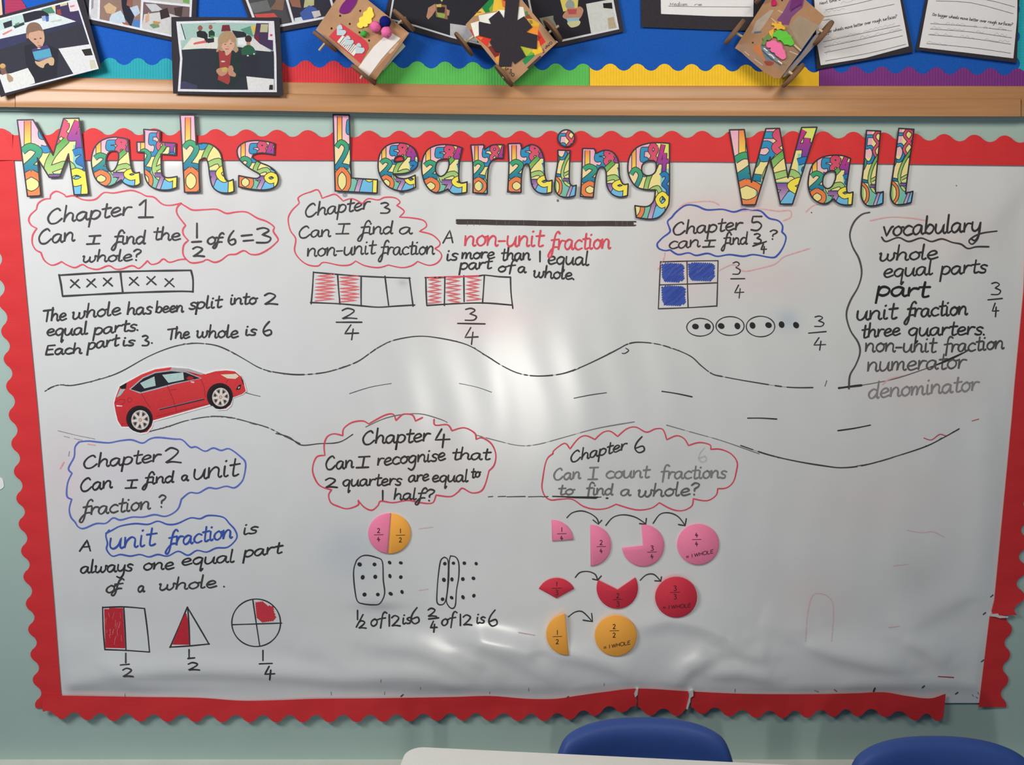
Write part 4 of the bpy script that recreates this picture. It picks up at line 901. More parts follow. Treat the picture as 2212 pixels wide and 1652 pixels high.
tl(B_, [(1155, 250), (1155, 250), (1228, 248), (1228, 248), (1238, 282), (1238, 282), (1290, 255), (1340, 275), (1368, 340), (1372, 420), (1385, 470), (1418, 468), (1418, 468), (1415, 540), (1415, 540), (1370, 548), (1325, 535), (1295, 490), (1285, 400), (1270, 370), (1248, 385), (1235, 440), (1232, 540), (1232, 540), (1152, 538), (1152, 538), (1160, 380)], [], 'cut-out letter n patterned with numbers, between the title r and i')
# the i has two pieces printed on one clear pouch
ib = (1430, 1565, 165, 572); ib = (680+ib[0]/2.765, 680+ib[1]/2.765, 220+ib[2]/2.765, 220+ib[3]/2.765)
io = tl(B_, [(1452, 288), (1452, 288), (1525, 290), (1525, 290), (1520, 460), (1535, 500), (1562, 498), (1562, 498), (1555, 560), (1555, 560), (1510, 570), (1460, 560), (1435, 520), (1438, 450), (1452, 360)], [], 'cut-out letter i patterned with numbers, with a round striped dot above it', box=ib, win=(.22, .74))
title_letter(B_, ell(1502, 217, 50, 50, 16), [], '', '', box=ib, piece=1, win=(.22, .74)).build('letter_dot', M['laminate'], io)
tl(B_, [(1600, 278), (1600, 278), (1670, 280), (1670, 280), (1680, 308), (1680, 308), (1735, 288), (1785, 305), (1815, 360), (1820, 440), (1840, 490), (1872, 490), (1872, 490), (1868, 560), (1868, 560), (1820, 568), (1775, 550), (1745, 500), (1740, 420), (1720, 388), (1695, 400), (1675, 460), (1663, 570), (1663, 570), (1587, 565), (1587, 565), (1595, 430)], [], 'cut-out letter n patterned with numbers, between the title i and g')
tl(B_, [(2118, 248), (2118, 248), (2118, 560), (2105, 630), (2060, 685), (2000, 700), (1920, 690), (1920, 690), (1912, 620), (1912, 620), (1985, 625), (2025, 590), (2035, 525), (2035, 525), (1990, 525), (1925, 510), (1885, 460), (1870, 400), (1880, 330), (1920, 275), (1990, 248), (2060, 244)], [[(2015, 350), (2038, 365), (2038, 410), (2015, 435), (1980, 440), (1955, 420), (1955, 380), (1980, 355)]], 'cut-out letter g patterned with numbers, its tail hanging beside the heavy marker line')
tl(C_, D2([(235, 188), (335, 186), (383, 540), (480, 180), (572, 178), (628, 510), (720, 172), (823, 170), (658, 686), (578, 686), (508, 370), (410, 690), (322, 692)]), [], 'cut-out capital W patterned with numbers, above the chapter 5 cloud')
tl(C_, [(1048, 380), (1048, 380), (1035, 470), (1022, 570), (1030, 610), (1065, 605), (1065, 605), (1058, 690), (1058, 690), (1010, 692), (965, 680), (935, 650), (935, 650), (890, 680), (840, 678), (790, 640), (765, 570), (770, 490), (795, 420), (850, 375), (930, 358), (1000, 362)], [[(920, 462), (945, 470), (948, 510), (925, 565), (890, 582), (862, 555), (865, 505), (885, 475)]], 'cut-out letter a patterned with numbers, next to the title capital W')
tl(C_, [(1155, 192), (1155, 192), (1250, 196), (1250, 196), (1215, 570), (1235, 607), (1268, 602), (1268, 602), (1265, 680), (1265, 680), (1220, 695), (1160, 695), (1125, 650), (1120, 580), (1140, 400)], [], 'cut-out letter l patterned with numbers, between the title a and the final l', win=(.22, .72))
tl(C_, [(1372, 178), (1372, 178), (1474, 184), (1474, 184), (1420, 580), (1432, 607), (1467, 600), (1467, 600), (1455, 675), (1455, 675), (1400, 688), (1345, 685), (1318, 640), (1322, 560), (1345, 400)], [], 'cut-out letter l patterned with numbers, last letter of the title, above vocabulary', win=(.22, .72))

# ------------------------------------------------------------------ foam fraction magnets
class Flat(Ink):
    """thin printed or drawn lines on a flat face at height hfun"""
    def __init__(s, hf): Ink.__init__(s); s.hf = hf
    def line(s, pts, w, col, off=0.0002):
        pts = list(pts)
        if len(pts) < 2: return
        s.k += 1; off += .00001*(s.k % 5); L, Rr = [], []; n = len(pts)
        for i in range(n):
            a, b = pts[max(i-1, 0)], pts[min(i+1, n-1)]; d = hypot(b[0]-a[0], b[1]-a[1]) or 1
            nx, ny = -(b[1]-a[1])/d*w/2, (b[0]-a[0])/d*w/2; x, y = pts[i]; h = s.hf(x, y)+off
            L.append(P(x+nx, y+ny, h)); Rr.append(P(x-nx, y-ny, h))
        for i in range(n-1): s.mb.face(orient([L[i], Rr[i], Rr[i+1], L[i+1]]), col)
    def poly(s, pts, col, off=0.0001):
        q = [P(x, y, s.hf(x, y)+off) for x, y in pts]
        for t in geometry.tessellate_polygon([[Vector((x, y, 0)) for x, y in pts]]): s.mb.face(orient([q[i] for i in t]), col)
    def text(s, t, x0, y0, x1, y1, xh, w, col, jit=0.0):
        """text on a baseline from (x0,y0) to (x1,y1), turned with the baseline"""
        L = hypot(x1-x0, y1-y0); ca, sa = (x1-x0)/L, (y1-y0)/L
        for st in word(t, 0, L, 0, 0, xh, jit): s.line([(x0+x*ca-y*sa, y0+x*sa+y*ca) for x, y in st], w, col)
PKM, RDM, ORM = c(250, 136, 174), c(216, 50, 72), c(255, 178, 72)
def magnet(T, pts, col, frac, label, whole=None, ink=None):
    o = T(pts); hm = max(H(*p) for p in o); hn = min(H(*p) for p in o)
    mb = MB(); mb.slab(o, hn, hm+.0038, col, rim=1.6)
    ob = tag(mb.build('fraction_magnet', M['magnet']), label, 'fraction magnet', 'foam fraction magnets on the sheet')
    f = Flat(lambda x, y: hm+.0038); ink = ink or c(96, 40, 56); k = T.o[2]/3.06
    nu, de, x, yt, yb_, y2 = frac; u = 9*k
    for ch, a, b in ((nu, yt-15*k, yt+16*k), (de, y2-15*k, y2+16*k)):
        p0, p1 = T.p(x-u, a), T.p(x+u, b)
        for s in digit(ch, p0[0], p0[1], p1[0], p1[1]): f.line(s, 1.9, ink)
    f.line([T.p(x-31*k, yb_+1), T.p(x+31*k, yb_-1)], 1.4, ink)
    f.build('printed_fraction', ob)
    if whole:
        g = Flat(lambda x, y: hm+.0038); (xa, ya), (xb, yb2) = T.p(*whole[0]), T.p(*whole[1])
        g.text('= 1 WHOLE', xa, ya, xb, yb2, 5.4, 1.5, ink); g.build('printed_words', ob)
    return ob
def arc(cx, cy, r, a0, a1, n=20, ry=None):
    return [(cx+r*cos(math.radians(a0+(a1-a0)*i/n)), cy+(ry or r)*sin(math.radians(a0+(a1-a0)*i/n))) for i in range(n+1)]
magnet(I_, [(468, 822)]+arc(468, 820, 139, -92, -4, 10), PKM, ('1', '4', 531, 745, 773, 802), 'pink quarter-circle magnet marked one quarter')
magnet(I_, arc(720, 850, 137, -90, 89, 18), PKM, ('2', '4', 792, 831, 858, 887), 'pink half-circle magnet marked two quarters, in the row of arrows')
magnet(I_, [(1068, 850)]+arc(1068, 851, 139, -94, 174, 26), PKM, ('3', '4', 1128, 867, 894, 923), 'pink three-quarter magnet with a missing corner')
magnet(I_, ell(1432, 843, 139, 136, 30), PKM, ('4', '4', 1423, 782, 811, 840), 'round pink whole-circle magnet marked four quarters', ((1355, 938), (1534, 900)))
magnet(I_, [(496, 1200)]+arc(496, 1192, 130, -154, -26, 14, 128), RDM, ('1', '3', 498, 1105, 1133, 1160), 'red fan-shaped magnet marked one third', ink=c(96, 20, 36))
magnet(I_, [(900, 1141)]+arc(898, 1132, 137, -31, 203, 24), RDM, ('2', '3', 902, 1182, 1208, 1236), 'red two-thirds magnet with a notch in the top', ink=c(96, 20, 36))
magnet(I_, ell(1287, 1192, 139, 136, 30), RDM, ('3', '3', 1280, 1132, 1160, 1188), 'round red whole-circle magnet marked three thirds', ((1200, 1273), (1384, 1258)), ink=c(96, 20, 36))
magnet(I_, arc(566, 1438, 138, 85, 264, 18), ORM, ('1', '2', 502, 1425, 1452, 1486), 'orange half-circle magnet beside the whole orange magnet', ink=c(90, 56, 30))
magnet(I_, ell(888, 1447, 139, 136, 30), ORM, ('2', '2', 878, 1386, 1414, 1443), 'round orange whole-circle magnet marked two halves', ((810, 1537), (985, 1503)), ink=c(90, 56, 30))
magnet(H_, arc(677, 893, 140, 95.5, 273, 18, 135), PKM, ('2', '4', 606, 874, 902, 932), 'pink half-circle magnet joined to an orange half below chapter 4')
magnet(H_, arc(679, 893, 139, -85.5, 94, 18, 135), ORM, ('1', '2', 750, 876, 905, 936), 'orange half-circle magnet joined to a pink half below chapter 4', ink=c(90, 56, 30))

# ------------------------------------------------------------------ cut-out picture of a red car
hc = max(H(x, y) for x, y in ((250, 800), (400, 800), (520, 800), (250, 900), (400, 900), (320, 930), (520, 860)))+.0004
body = [(1062, 322), (1150, 330), (1240, 346), (1325, 374), (1400, 352), (1480, 345), (1545, 352), (1592, 392), (1615, 450), (1628, 500), (1600, 522), (1530, 548), (1515, 600), (1480, 630), (1420, 632), (1378, 594), (935, 718), (925, 760), (890, 805), (840, 812), (790, 795), (760, 765), (700, 765), (672, 720), (655, 650), (645, 590), (655, 550), (685, 470), (740, 435), (850, 375), (950, 338)]
cut = inset(ccw(J_(body)), -2.0); cut = [(x, y+(1.5 if y > 870 else -.5)) for x, y in cut]
RC, RC2, RC3 = c(196, 52, 58), c(214, 64, 68), c(168, 40, 48)
L = [(J_(body), grad(RC2, RC, 800, 900)), (J_([(1325, 374), (1400, 352), (1545, 352), (1592, 392), (1440, 376)]), c(206, 60, 62)), (J_([(1075, 324), (1200, 332), (1322, 372), (1290, 378), (1180, 350), (1062, 342)]), c(176, 168, 172)), (J_([(1062, 342), (1180, 350), (1290, 378), (1250, 380), (1150, 352), (1060, 350)]), RC3),
     (J_([(685, 466), (740, 435), (732, 482), (700, 484)]), c(38, 34, 40)), (J_([(662, 548), (690, 484), (728, 484), (692, 532)]), c(168, 184, 184)),
     (J_([(756, 486), (856, 398), (950, 358), (1070, 342), (1180, 352), (1302, 404), (1100, 448), (960, 488), (838, 518)]), c(170, 172, 180)), (J_([(768, 486), (862, 405), (952, 366), (1070, 351), (1178, 360), (1288, 404), (1100, 440), (958, 478), (842, 508)]), c(40, 38, 46)),
     (J_([(838, 440), (945, 390), (955, 460), (870, 480)]), c(172, 198, 196)), (J_([(1003, 378), (1160, 360), (1166, 415), (1050, 438)]), c(178, 204, 202)), (J_([(1184, 402), (1205, 388), (1232, 394), (1240, 414), (1195, 415)]), RC3), (J_([(1215, 425), (1245, 430), (1240, 440), (1220, 436)]), c(214, 196, 196)),
     (J_([(968, 634), (1310, 554), (1322, 564), (990, 642)]), c(52, 44, 60)), (J_([(968, 634), (1310, 554), (1312, 557), (972, 638)]), c(150, 120, 136)), (J_([(1440, 376), (1556, 371), (1575, 390), (1550, 408), (1490, 405)]), c(224, 214, 190)), (J_([(1550, 492), (1575, 454), (1594, 450), (1586, 488)]), c(40, 36, 40)), (J_([(1568, 478), (1578, 464), (1584, 470), (1576, 482)]), c(200, 200, 200)),
     (J_([(660, 604), (705, 608), (705, 614), (665, 614)]), c(230, 214, 214)), (J_([(1588, 380), (1608, 420), (1616, 452), (1608, 452), (1596, 420)]), c(90, 36, 44))]
for p0 in ([(1040, 455), (1085, 560), (1110, 650)], [(845, 512), (890, 590), (915, 625)], [(1292, 408), (1320, 480), (1325, 545)], [(650, 585), (690, 560), (725, 562), (720, 590), (700, 600)], [(960, 690), (1120, 650), (1340, 596)], [(1060, 492), (1112, 486)], [(1480, 440), (1495, 415)], [(700, 745), (725, 745)]):
    for q in band(J_(p0), .9): L.append((q, c(120, 30, 38)))
for q in band(J_(ell(760, 566, 16, 18, 12)), .8, True): L.append((q, c(130, 34, 42)))
for cx, cy, r, arch in ((840, 715, 95, 100), (1440, 545, 90, 98)):
    L.append((J_(ell(cx-6, cy-8, arch, arch, 24)), c(44, 36, 42))); L.append((J_(ell(cx, cy, r*.92, r, 24)), c(34, 32, 36))); L.append((J_(ell(cx, cy, r*.71, r*.78, 24)), c(206, 196, 190))); L.append((J_(ell(cx, cy, r*.62, r*.68, 20)), c(150, 140, 138)))
    for k in range(7):
        a = k*2*pi/7+.3; L.append((J_([(cx+r*.14*cos(a-.9), cy+r*.14*sin(a-.9)), (cx+r*.68*cos(a-.1), cy+r*.74*sin(a-.1)), (cx+r*.68*cos(a+.14), cy+r*.74*sin(a+.14)), (cx+r*.14*cos(a+.9), cy+r*.14*sin(a+.9))]), c(222, 214, 208)))
        L.append((J_(ell(cx+r*.48*cos(a+.45), cy+r*.5*sin(a+.45), r*.10, r*.13, 8)), c(70, 62, 64)))
    L.append((J_(ell(cx, cy, r*.17, r*.18, 10)), c(214, 190, 176)))
    for k in range(5): L.append((J_(ell(cx+r*.1*cos(k*1.257), cy+r*.1*sin(k*1.257), 3, 3, 6)), c(50, 46, 48)))
mb = MB(); mb.slab(cut, hc-.0008, hc, c(232, 232, 232)); composite(mb, L, lambda x, y: P(x, y, hc+.0001), cut)
tag(mb.build('car_picture', M['print'], merge=False), 'cut-out picture of a red hatchback car stuck on the hilly road', 'picture')

# ------------------------------------------------------------------ photographs on black sugar paper
K1, K2, K3, K4 = CropT(0, 0, 3.568), CropT(600, 0, 3.568), CropT(1200, 0, 3.568), CropT(1600, 0, 3.614)
K5, K9, K6, K7, K8 = CropT(0, 0, 7.135), CropT(360, 20, 7.9), CropT(660, 0, 8.508), CropT(960, 0, 7.9), CropT(1540, 0, 7.9)
def plane(h0, h1, y0=0, y1=200): return lambda x, y: h0+(h1-h0)*(y-y0)/(y1-y0)
SKIN, SKIN2, NAVY, OFFW = c(206, 164, 140), c(190, 140, 116), c(48, 50, 64), c(222, 226, 230)
def mounted_photo(mount, prt, layers, hf, label, bord=5.0, name='mounted_photo'):
    m = MB(); m.slab(mount, -.0006, .0006, c(46, 44, 50), hf=hf)
    o = tag(m.build(name, M['blackcard']), label, 'photo', 'photos pinned to the blue board')
    p = ccw(prt); inn = inset(p, bord); L = list(layers)
    for i in range(len(p)):
        j = (i+1) % len(p); L.append(([p[i], p[j], inn[j], inn[i]], c(226, 228, 236)))
    L = [(q[0], tuple(v*.8 for v in q[1][:3])+(1.0,)) for q in L]
    mb = MB(); composite(mb, L, lambda x, y: P(x, y, hf(x, y)+.0011), p)
    mb.slab(prt, .0006, .0010, c(226, 228, 236), hf=hf)
    mb.build('photo_print', M['print'], o, merge=False)
    return o
# boy with a blue box
T = K5
bp = [(165, -3), (213.5, 148.5), (11, 201), (-41, 50)]
L = [(bp, c(52, 54, 66)), (T([(-300, 330), (1190, -20), (1215, 160), (860, 230), (480, 330), (0, 480), (-300, 560)]), c(190, 214, 212)), (T([(340, 190), (720, 150), (760, 250), (480, 330), (380, 350)]), c(44, 42, 56)), (T([(360, 160), (440, 135), (470, 180), (370, 200)]), c(140, 50, 60)), (T([(610, 130), (780, 80), (850, 200), (740, 210)]), c(80, 134, 112)), (T([(780, 65), (850, 50), (850, 140), (810, 130)]), c(232, 214, 110)),
     (T([(850, 60), (1045, 20), (1080, 180), (1220, 170), (1290, 400), (1150, 320), (860, 220)]), c(66, 54, 92)), (T([(870, 150), (930, 140), (950, 230), (880, 220)]), c(150, 72, 60)), (T([(915, 40), (1030, 10), (1035, 75), (930, 100)]), c(206, 200, 150)), (T([(1040, 10), (1185, -20), (1215, 160), (1080, 180)]), c(226, 218, 226)), (T([(1075, 90), (1150, 75), (1150, 100), (1085, 115)]), c(216, 130, 140)),
     (T([(0, 470), (480, 325), (860, 215), (1170, 330), (690, 450), (400, 510), (0, 600), (-300, 680), (-300, 560)]), c(218, 226, 230)), (T([(45, 355), (180, 310), (190, 400), (70, 440)]), c(48, 50, 60)), (T([(200, 400), (370, 340), (380, 380), (230, 440)]), c(54, 68, 66)), (T([(225, 370), (300, 340), (290, 380), (240, 390)]), c(92, 150, 118)), (T([(35, 520), (180, 450), (190, 470), (100, 520), (50, 545)]), c(222, 130, 128)), (T([(640, 250), (700, 240), (705, 320), (655, 325)]), c(150, 170, 206)), (T([(700, 250), (755, 250), (750, 330), (710, 335)]), c(70, 100, 180)), (T([(770, 330), (950, 290), (960, 320), (800, 345)]), c(190, 206, 196)),
     (T([(0, 600), (400, 510), (400, 640), (0, 760)]), c(58, 60, 96)), (T([(690, 450), (1170, 335), (1180, 390), (700, 520)]), c(56, 56, 84)),
     (T([(900, 750), (1385, 680), (1525, 1060), (1145, 1160)]), c(226, 226, 230)), (T([(1255, 765), (1400, 745), (1435, 850), (1310, 860)]), c(48, 46, 44)), (T([(1380, 930), (1470, 920), (1510, 1060), (1400, 1080)]), c(210, 206, 186)),
     (T([(-300, 1180), (170, 1130), (480, 1030), (540, 1280), (80, 1440), (-300, 1500)]), c(226, 228, 226)), (T([(0, 1000), (60, 980), (95, 1010), (85, 1070), (110, 1130), (30, 1160), (0, 1060)]), c(128, 96, 84)), (T(ell(40, 1015, 42, 38)), c(210, 166, 104)), (T([(100, 1130), (150, 1150), (205, 1200), (200, 1250), (140, 1270), (110, 1220)]), c(176, 150, 120)),
     (T([(370, 700), (500, 680), (760, 700), (900, 760), (880, 1180), (560, 1270), (400, 1000)]), c(42, 42, 54)),
     (T(smooth([(405, 500), (420, 400), (480, 350), (560, 350), (620, 390), (665, 470), (685, 560), (680, 640), (640, 730), (590, 735), (520, 670), (440, 590)], True)), SKIN), (T(smooth([(405, 560), (405, 440), (440, 370), (520, 342), (600, 365), (645, 430), (660, 480), (600, 470), (520, 490), (450, 510), (435, 580)], True)), c(136, 108, 90)),
     (T(ell(540, 603, 22, 12)), c(110, 78, 70)), (T(ell(625, 590, 18, 11)), c(110, 78, 70)), (T([(575, 640), (600, 640), (600, 665), (570, 665)]), SKIN2), (T(ell(612, 705, 32, 10)), c(180, 96, 92)), (T(ell(420, 560, 16, 34)), SKIN2),
     (T([(490, 760), (620, 720), (720, 690), (765, 740), (770, 760), (500, 800)]), c(72, 64, 116)), (T([(500, 800), (765, 745), (800, 870), (540, 920)]), c(88, 166, 196)), (T([(540, 920), (800, 865), (760, 900), (600, 940)]), c(110, 120, 170)),
     (T(smooth([(540, 940), (600, 950), (720, 905), (800, 880), (835, 920), (825, 1000), (770, 1005), (740, 970), (690, 1000), (670, 1045), (620, 1035), (560, 990)], True)), c(208, 176, 140)), (T(ell(600, 745, 26, 8)), c(230, 220, 190))]
bm_ = [(178, -14), (219, 147), (1.5, 210), (-56, 48)]
mounted_photo(bm_, bp, L, plane(.0130, .0280, 0, 205), 'photo of a boy holding a blue box, on black paper, tilted', 3.4)
# girl in a red dress
T = K9; gp = [(380.6, 47), (592, 45), (598, 199), (384, 197.6)]; gp = [(380.6, 46.5), (480, 44), (592, 45.4), (597, 122), (598, 199), (480, 198.8), (384, 197.2), (389, 127)]
L = [(gp, c(48, 52, 62)), (T([(100, 180), (1860, 180), (1860, 720), (1180, 640), (270, 690), (100, 690)]), c(166, 198, 190)), (T([(160, 215), (230, 215), (325, 520), (240, 535)]), c(214, 224, 226))]
for q in band(T([(235, 215), (322, 515)]), 2): L.append((q, c(50, 58, 74)))
L += [(T([(340, 200), (840, 195), (835, 240), (345, 238)]), c(60, 70, 80)), (T([(365, 210), (820, 205), (818, 226), (365, 226)]), c(206, 216, 220)), (T([(265, 690), (425, 485), (870, 480), (870, 675), (500, 665)]), c(224, 222, 214)), (T([(1210, 490), (1500, 490), (1785, 725), (1500, 700), (1210, 620)]), c(216, 214, 216)), (T([(1220, 495), (1350, 495), (1350, 610), (1225, 600)]), c(230, 232, 236)),
      (T(ell(572, 320, 42, 46)), c(150, 90, 84)), (T([(510, 390), (560, 360), (660, 380), (700, 430), (700, 560), (670, 580), (640, 500), (520, 470)]), c(38, 44, 46)), (T(ell(750, 305, 34, 42)), c(160, 96, 84)), (T([(715, 380), (770, 350), (820, 390), (820, 460), (720, 480)]), c(40, 66, 54)), (T([(690, 500), (810, 490), (810, 560), (700, 580)]), c(46, 48, 56)), (T([(740, 450), (805, 445), (800, 490), (745, 490)]), c(70, 150, 90)), (T([(450, 590), (480, 565), (660, 530), (680, 570), (560, 590), (470, 605)]), c(216, 104, 104)),
      (T([(950, 270), (1070, 265), (1095, 370), (930, 380)]), c(120, 46, 58)), (T([(1110, 360), (1360, 390), (1360, 470), (1190, 490)]), c(44, 46, 56)), (T([(1255, 345), (1430, 285), (1480, 470), (1360, 420)]), c(92, 150, 130)), (T([(1440, 278), (1532, 272), (1508, 410), (1470, 400)]), c(222, 190, 84)), (T([(1530, 235), (1745, 230), (1730, 520), (1815, 530), (1815, 710), (1590, 590), (1490, 490)]), c(72, 54, 88)), (T([(1480, 440), (1560, 420), (1580, 560), (1510, 500)]), c(120, 44, 56)), (T([(1610, 255), (1735, 255), (1722, 392), (1590, 390)]), c(188, 184, 150)), (T([(1742, 230), (1850, 210), (1860, 520), (1732, 520)]), c(228, 222, 230)), (T([(1765, 425), (1805, 425), (1805, 460), (1765, 460)]), c(210, 80, 90)), (T([(1560, 215), (1730, 210), (1720, 235), (1560, 235)]), c(226, 190, 190)),
      (T(ell(1395, 505, 60, 64)), c(66, 46, 48)), (T([(1365, 560), (1425, 560), (1430, 615), (1365, 615)]), SKIN2), (T(smooth([(1270, 690), (1330, 630), (1400, 608), (1470, 640), (1510, 700), (1520, 770), (1390, 790), (1280, 770)], True)), c(46, 96, 72)), (T([(1190, 690), (1270, 690), (1280, 780), (1520, 770), (1560, 800), (1560, 1150), (1180, 1150)]), c(46, 48, 60)), (T(ell(1385, 792, 18, 12)), OFFW), (T(ell(1492, 762, 14, 14)), OFFW),
      (T([(1360, 1145), (1830, 1192), (1830, 1400), (1392, 1395)]), c(226, 226, 226)), (T([(1755, 1290), (1815, 1290), (1815, 1385), (1745, 1380)]), c(44, 46, 44)), (T([(230, 1250), (300, 1225), (430, 1270), (520, 1300), (520, 1360), (230, 1360)]), c(66, 68, 96)),
      (T([(840, 720), (890, 700), (1110, 690), (1210, 730), (1280, 900), (1260, 1060), (1170, 1340), (880, 1340), (830, 1060)]), c(40, 54, 54)), (T(smooth([(845, 720), (880, 620), (880, 500), (930, 410), (1030, 370), (1130, 400), (1185, 500), (1195, 620), (1225, 690), (1180, 740), (1120, 700), (900, 720)], True)), c(176, 148, 118)),
      (T([(885, 690), (1000, 740), (1110, 690), (1080, 960), (1080, 1230), (1050, 1285), (870, 1200), (905, 980)]), c(164, 64, 66)), (T(smooth([(930, 590), (960, 520), (1050, 500), (1140, 540), (1155, 620), (1110, 710), (1060, 770), (1010, 785), (990, 720), (940, 650)], True)), c(214, 168, 146)), (T(smooth([(915, 600), (930, 480), (1020, 410), (1120, 450), (1160, 560), (1120, 560), (1080, 510), (1030, 570), (960, 580), (930, 640)], True)), c(178, 146, 112)),
      (T(ell(1000, 598, 18, 8)), c(100, 74, 70)), (T(ell(1095, 588, 18, 8)), c(100, 74, 70)), (T(ell(1030, 678, 40, 9)), c(190, 96, 96)), (T(ell(1045, 640, 14, 10)), SKIN2), (T(ell(962, 890, 36, 14)), c(206, 190, 190)),
      (T(smooth([(845, 1050), (880, 1010), (960, 1000), (1050, 1010), (1020, 1100), (940, 1140), (880, 1110)], True)), SKIN2), (T(smooth([(1050, 1050), (1060, 980), (1110, 960), (1140, 1010), (1140, 1060), (1180, 1100), (1170, 1150), (1100, 1140), (1055, 1110)], True)), SKIN2), (T([(930, 1000), (1010, 985), (1040, 1010), (1020, 1070), (950, 1070)]), c(196, 170, 100))]
mounted_photo([(370, 36.4), (480, 37), (604, 38), (608, 120), (612, 207), (480, 205), (374, 202), (371, 120)], gp, L, plane(.0130, .0280, 30, 207), 'photo of a smiling girl in a red dress, on black paper overlapping the wood frame', 5.0)
# collage behind the first two
T = K1; q4 = [(195, -60), (418, -60), (411, 88.5), (191.5, 41)]
L = [(q4, c(120, 100, 96)), (T([(640, -200), (770, -200), (760, 170), (640, 150)]), c(206, 206, 212)), (T([(680, -200), (730, -200), (720, 60), (690, 90)]), c(150, 150, 156)), (T([(770, -200), (1110, -200), (1085, 240), (760, 170)]), c(150, 122, 112)), (T([(800, 50), (840, 20), (900, 60), (880, 110), (820, 100)]), c(210, 176, 140)), (T([(860, 110), (930, 80), (960, 130), (970, 200), (840, 180), (845, 140)]), c(196, 214, 228)), (T([(930, -60), (990, -60), (1000, 60), (1040, 110), (1010, 210), (960, 140), (940, 60)]), c(36, 38, 54)), (T([(985, -50), (1030, -50), (1020, 60), (975, 40)]), c(146, 96, 84)), (T([(1000, 60), (1060, 40), (1080, 100), (1040, 130)]), c(190, 206, 226)), (T([(1030, 150), (1090, 160), (1090, 225), (1020, 200)]), c(80, 130, 200)), (T([(940, 170), (990, 180), (1000, 215), (960, 200)]), c(170, 96, 96)),
     (T([(1110, 15), (1480, 50), (1480, 330), (1090, 240)]), c(116, 96, 98)), (T([(1110, 110), (1260, 90), (1480, 160), (1480, 330), (1090, 240)]), c(206, 206, 208)), (T([(1120, 30), (1200, 30), (1260, 80), (1170, 90)]), c(196, 200, 206)), (T([(1230, 80), (1290, 60), (1310, 130), (1240, 150)]), c(60, 44, 48)), (T([(1340, 60), (1410, 50), (1400, 130), (1350, 120)]), c(70, 56, 56)), (T([(1150, 190), (1220, 170), (1230, 210), (1180, 220)]), c(110, 150, 120)), (T([(1180, 160), (1240, 170), (1220, 190), (1180, 185)]), c(190, 150, 90)), (T([(1120, 130), (1150, 90), (1150, 160), (1120, 180)]), c(214, 170, 140)), (T([(1110, -200), (1480, -200), (1480, 45), (1110, 8)]), c(190, 190, 186)), (T([(1410, -20), (1460, -20), (1460, 30), (1410, 20)]), c(120, 170, 90))]
for a in ([(768, -200), (758, 170)], [(1106, -200), (1086, 235)], [(1106, 6), (1480, 46)]):
    for q in band(T(a), 5): L.append((q, c(226, 228, 236)))
mounted_photo([(181, -66), (428, -66), (421.5, 99), (182, 48)], q4, L, plane(.0100, .0102), 'collage of small classroom photos partly hidden between the boy and girl photos', 4.6)
# collage tucked behind the pompom buggy
T = K1; q4 = [(508, -60), (700, -66), (727, 36), (556, 67.5)]
L = [(q4, c(70, 62, 72)), (T([(1800, -200), (2120, -200), (2240, 200), (1960, 240)]), c(78, 76, 82)), (T([(1960, 110), (2110, 100), (2140, 130), (1980, 140)]), c(206, 84, 76)), (T([(2140, -60), (2200, -60), (2180, 80), (2080, 70), (2120, 20)]), c(130, 102, 86)), (T([(1900, 30), (2060, 0), (2090, 80), (1960, 100)]), c(110, 112, 112)),
     (K2([(70, -60), (500, -60), (480, 160), (130, 190)]), c(52, 52, 66)), (K2([(90, 0), (170, 0), (180, 60), (110, 50)]), c(150, 104, 84)), (K2([(210, -20), (280, -20), (280, 40), (200, 60)]), c(190, 190, 140)), (K2([(170, 100), (240, 40), (290, 60), (330, 110), (240, 150), (190, 160)]), c(70, 96, 170)), (K2([(260, 90), (320, 80), (335, 120), (280, 140)]), c(206, 200, 200)), (K2([(130, 140), (180, 130), (200, 165), (130, 190)]), c(214, 220, 228))]
for q in band(K2([(55, -60), (125, 190)]), 5): L.append((q, c(226, 228, 236)))
mounted_photo([(496, -70), (712, -76), (741, 44), (551, 78.5)], q4, L, plane(.0100, .0102), 'collage of small classroom photos tucked behind the pompom cardboard buggy', 5.0)
# dark photo with hands holding a toy
T = K2; q4 = [(858, -62), (1086, -62), (1043, 98.5), (975, 81.5), (897, 57.5), (840, 43)]
L = [(q4, c(44, 44, 52)), (T([(1145, 130), (1160, 60), (1210, 30), (1230, 60), (1190, 120), (1160, 150)]), SKIN2), (T([(1215, 30), (1300, 40), (1310, 150), (1220, 130)]), c(150, 110, 90)), (T([(1225, 50), (1290, 55), (1285, 100), (1230, 95)]), c(50, 40, 40)), (T([(1225, 95), (1290, 110), (1285, 140), (1235, 130)]), c(150, 180, 90)), (T([(1220, 35), (1260, 30), (1260, 55), (1225, 55)]), c(214, 190, 110)), (T([(1300, 70), (1325, 80), (1320, 120), (1305, 120)]), SKIN2), (T([(1245, -10), (1280, -10), (1265, 15)]), c(196, 190, 120)),
     (K7([(97, 400), (520, 460), (560, 720), (97, 610)]), c(196, 196, 202))]
mounted_photo([(851, -68), (1100, -68), (1052, 109), (973, 92), (893, 68), (829, 52)], q4, L, plane(.0100, .0102), 'dark photo of hands holding a patterned toy, behind the black flower buggy', 3.6)
T = K3; q4 = [(1128, -62), (1313, -62), (1337.5, 63), (1214, 90), (1160, 99)]
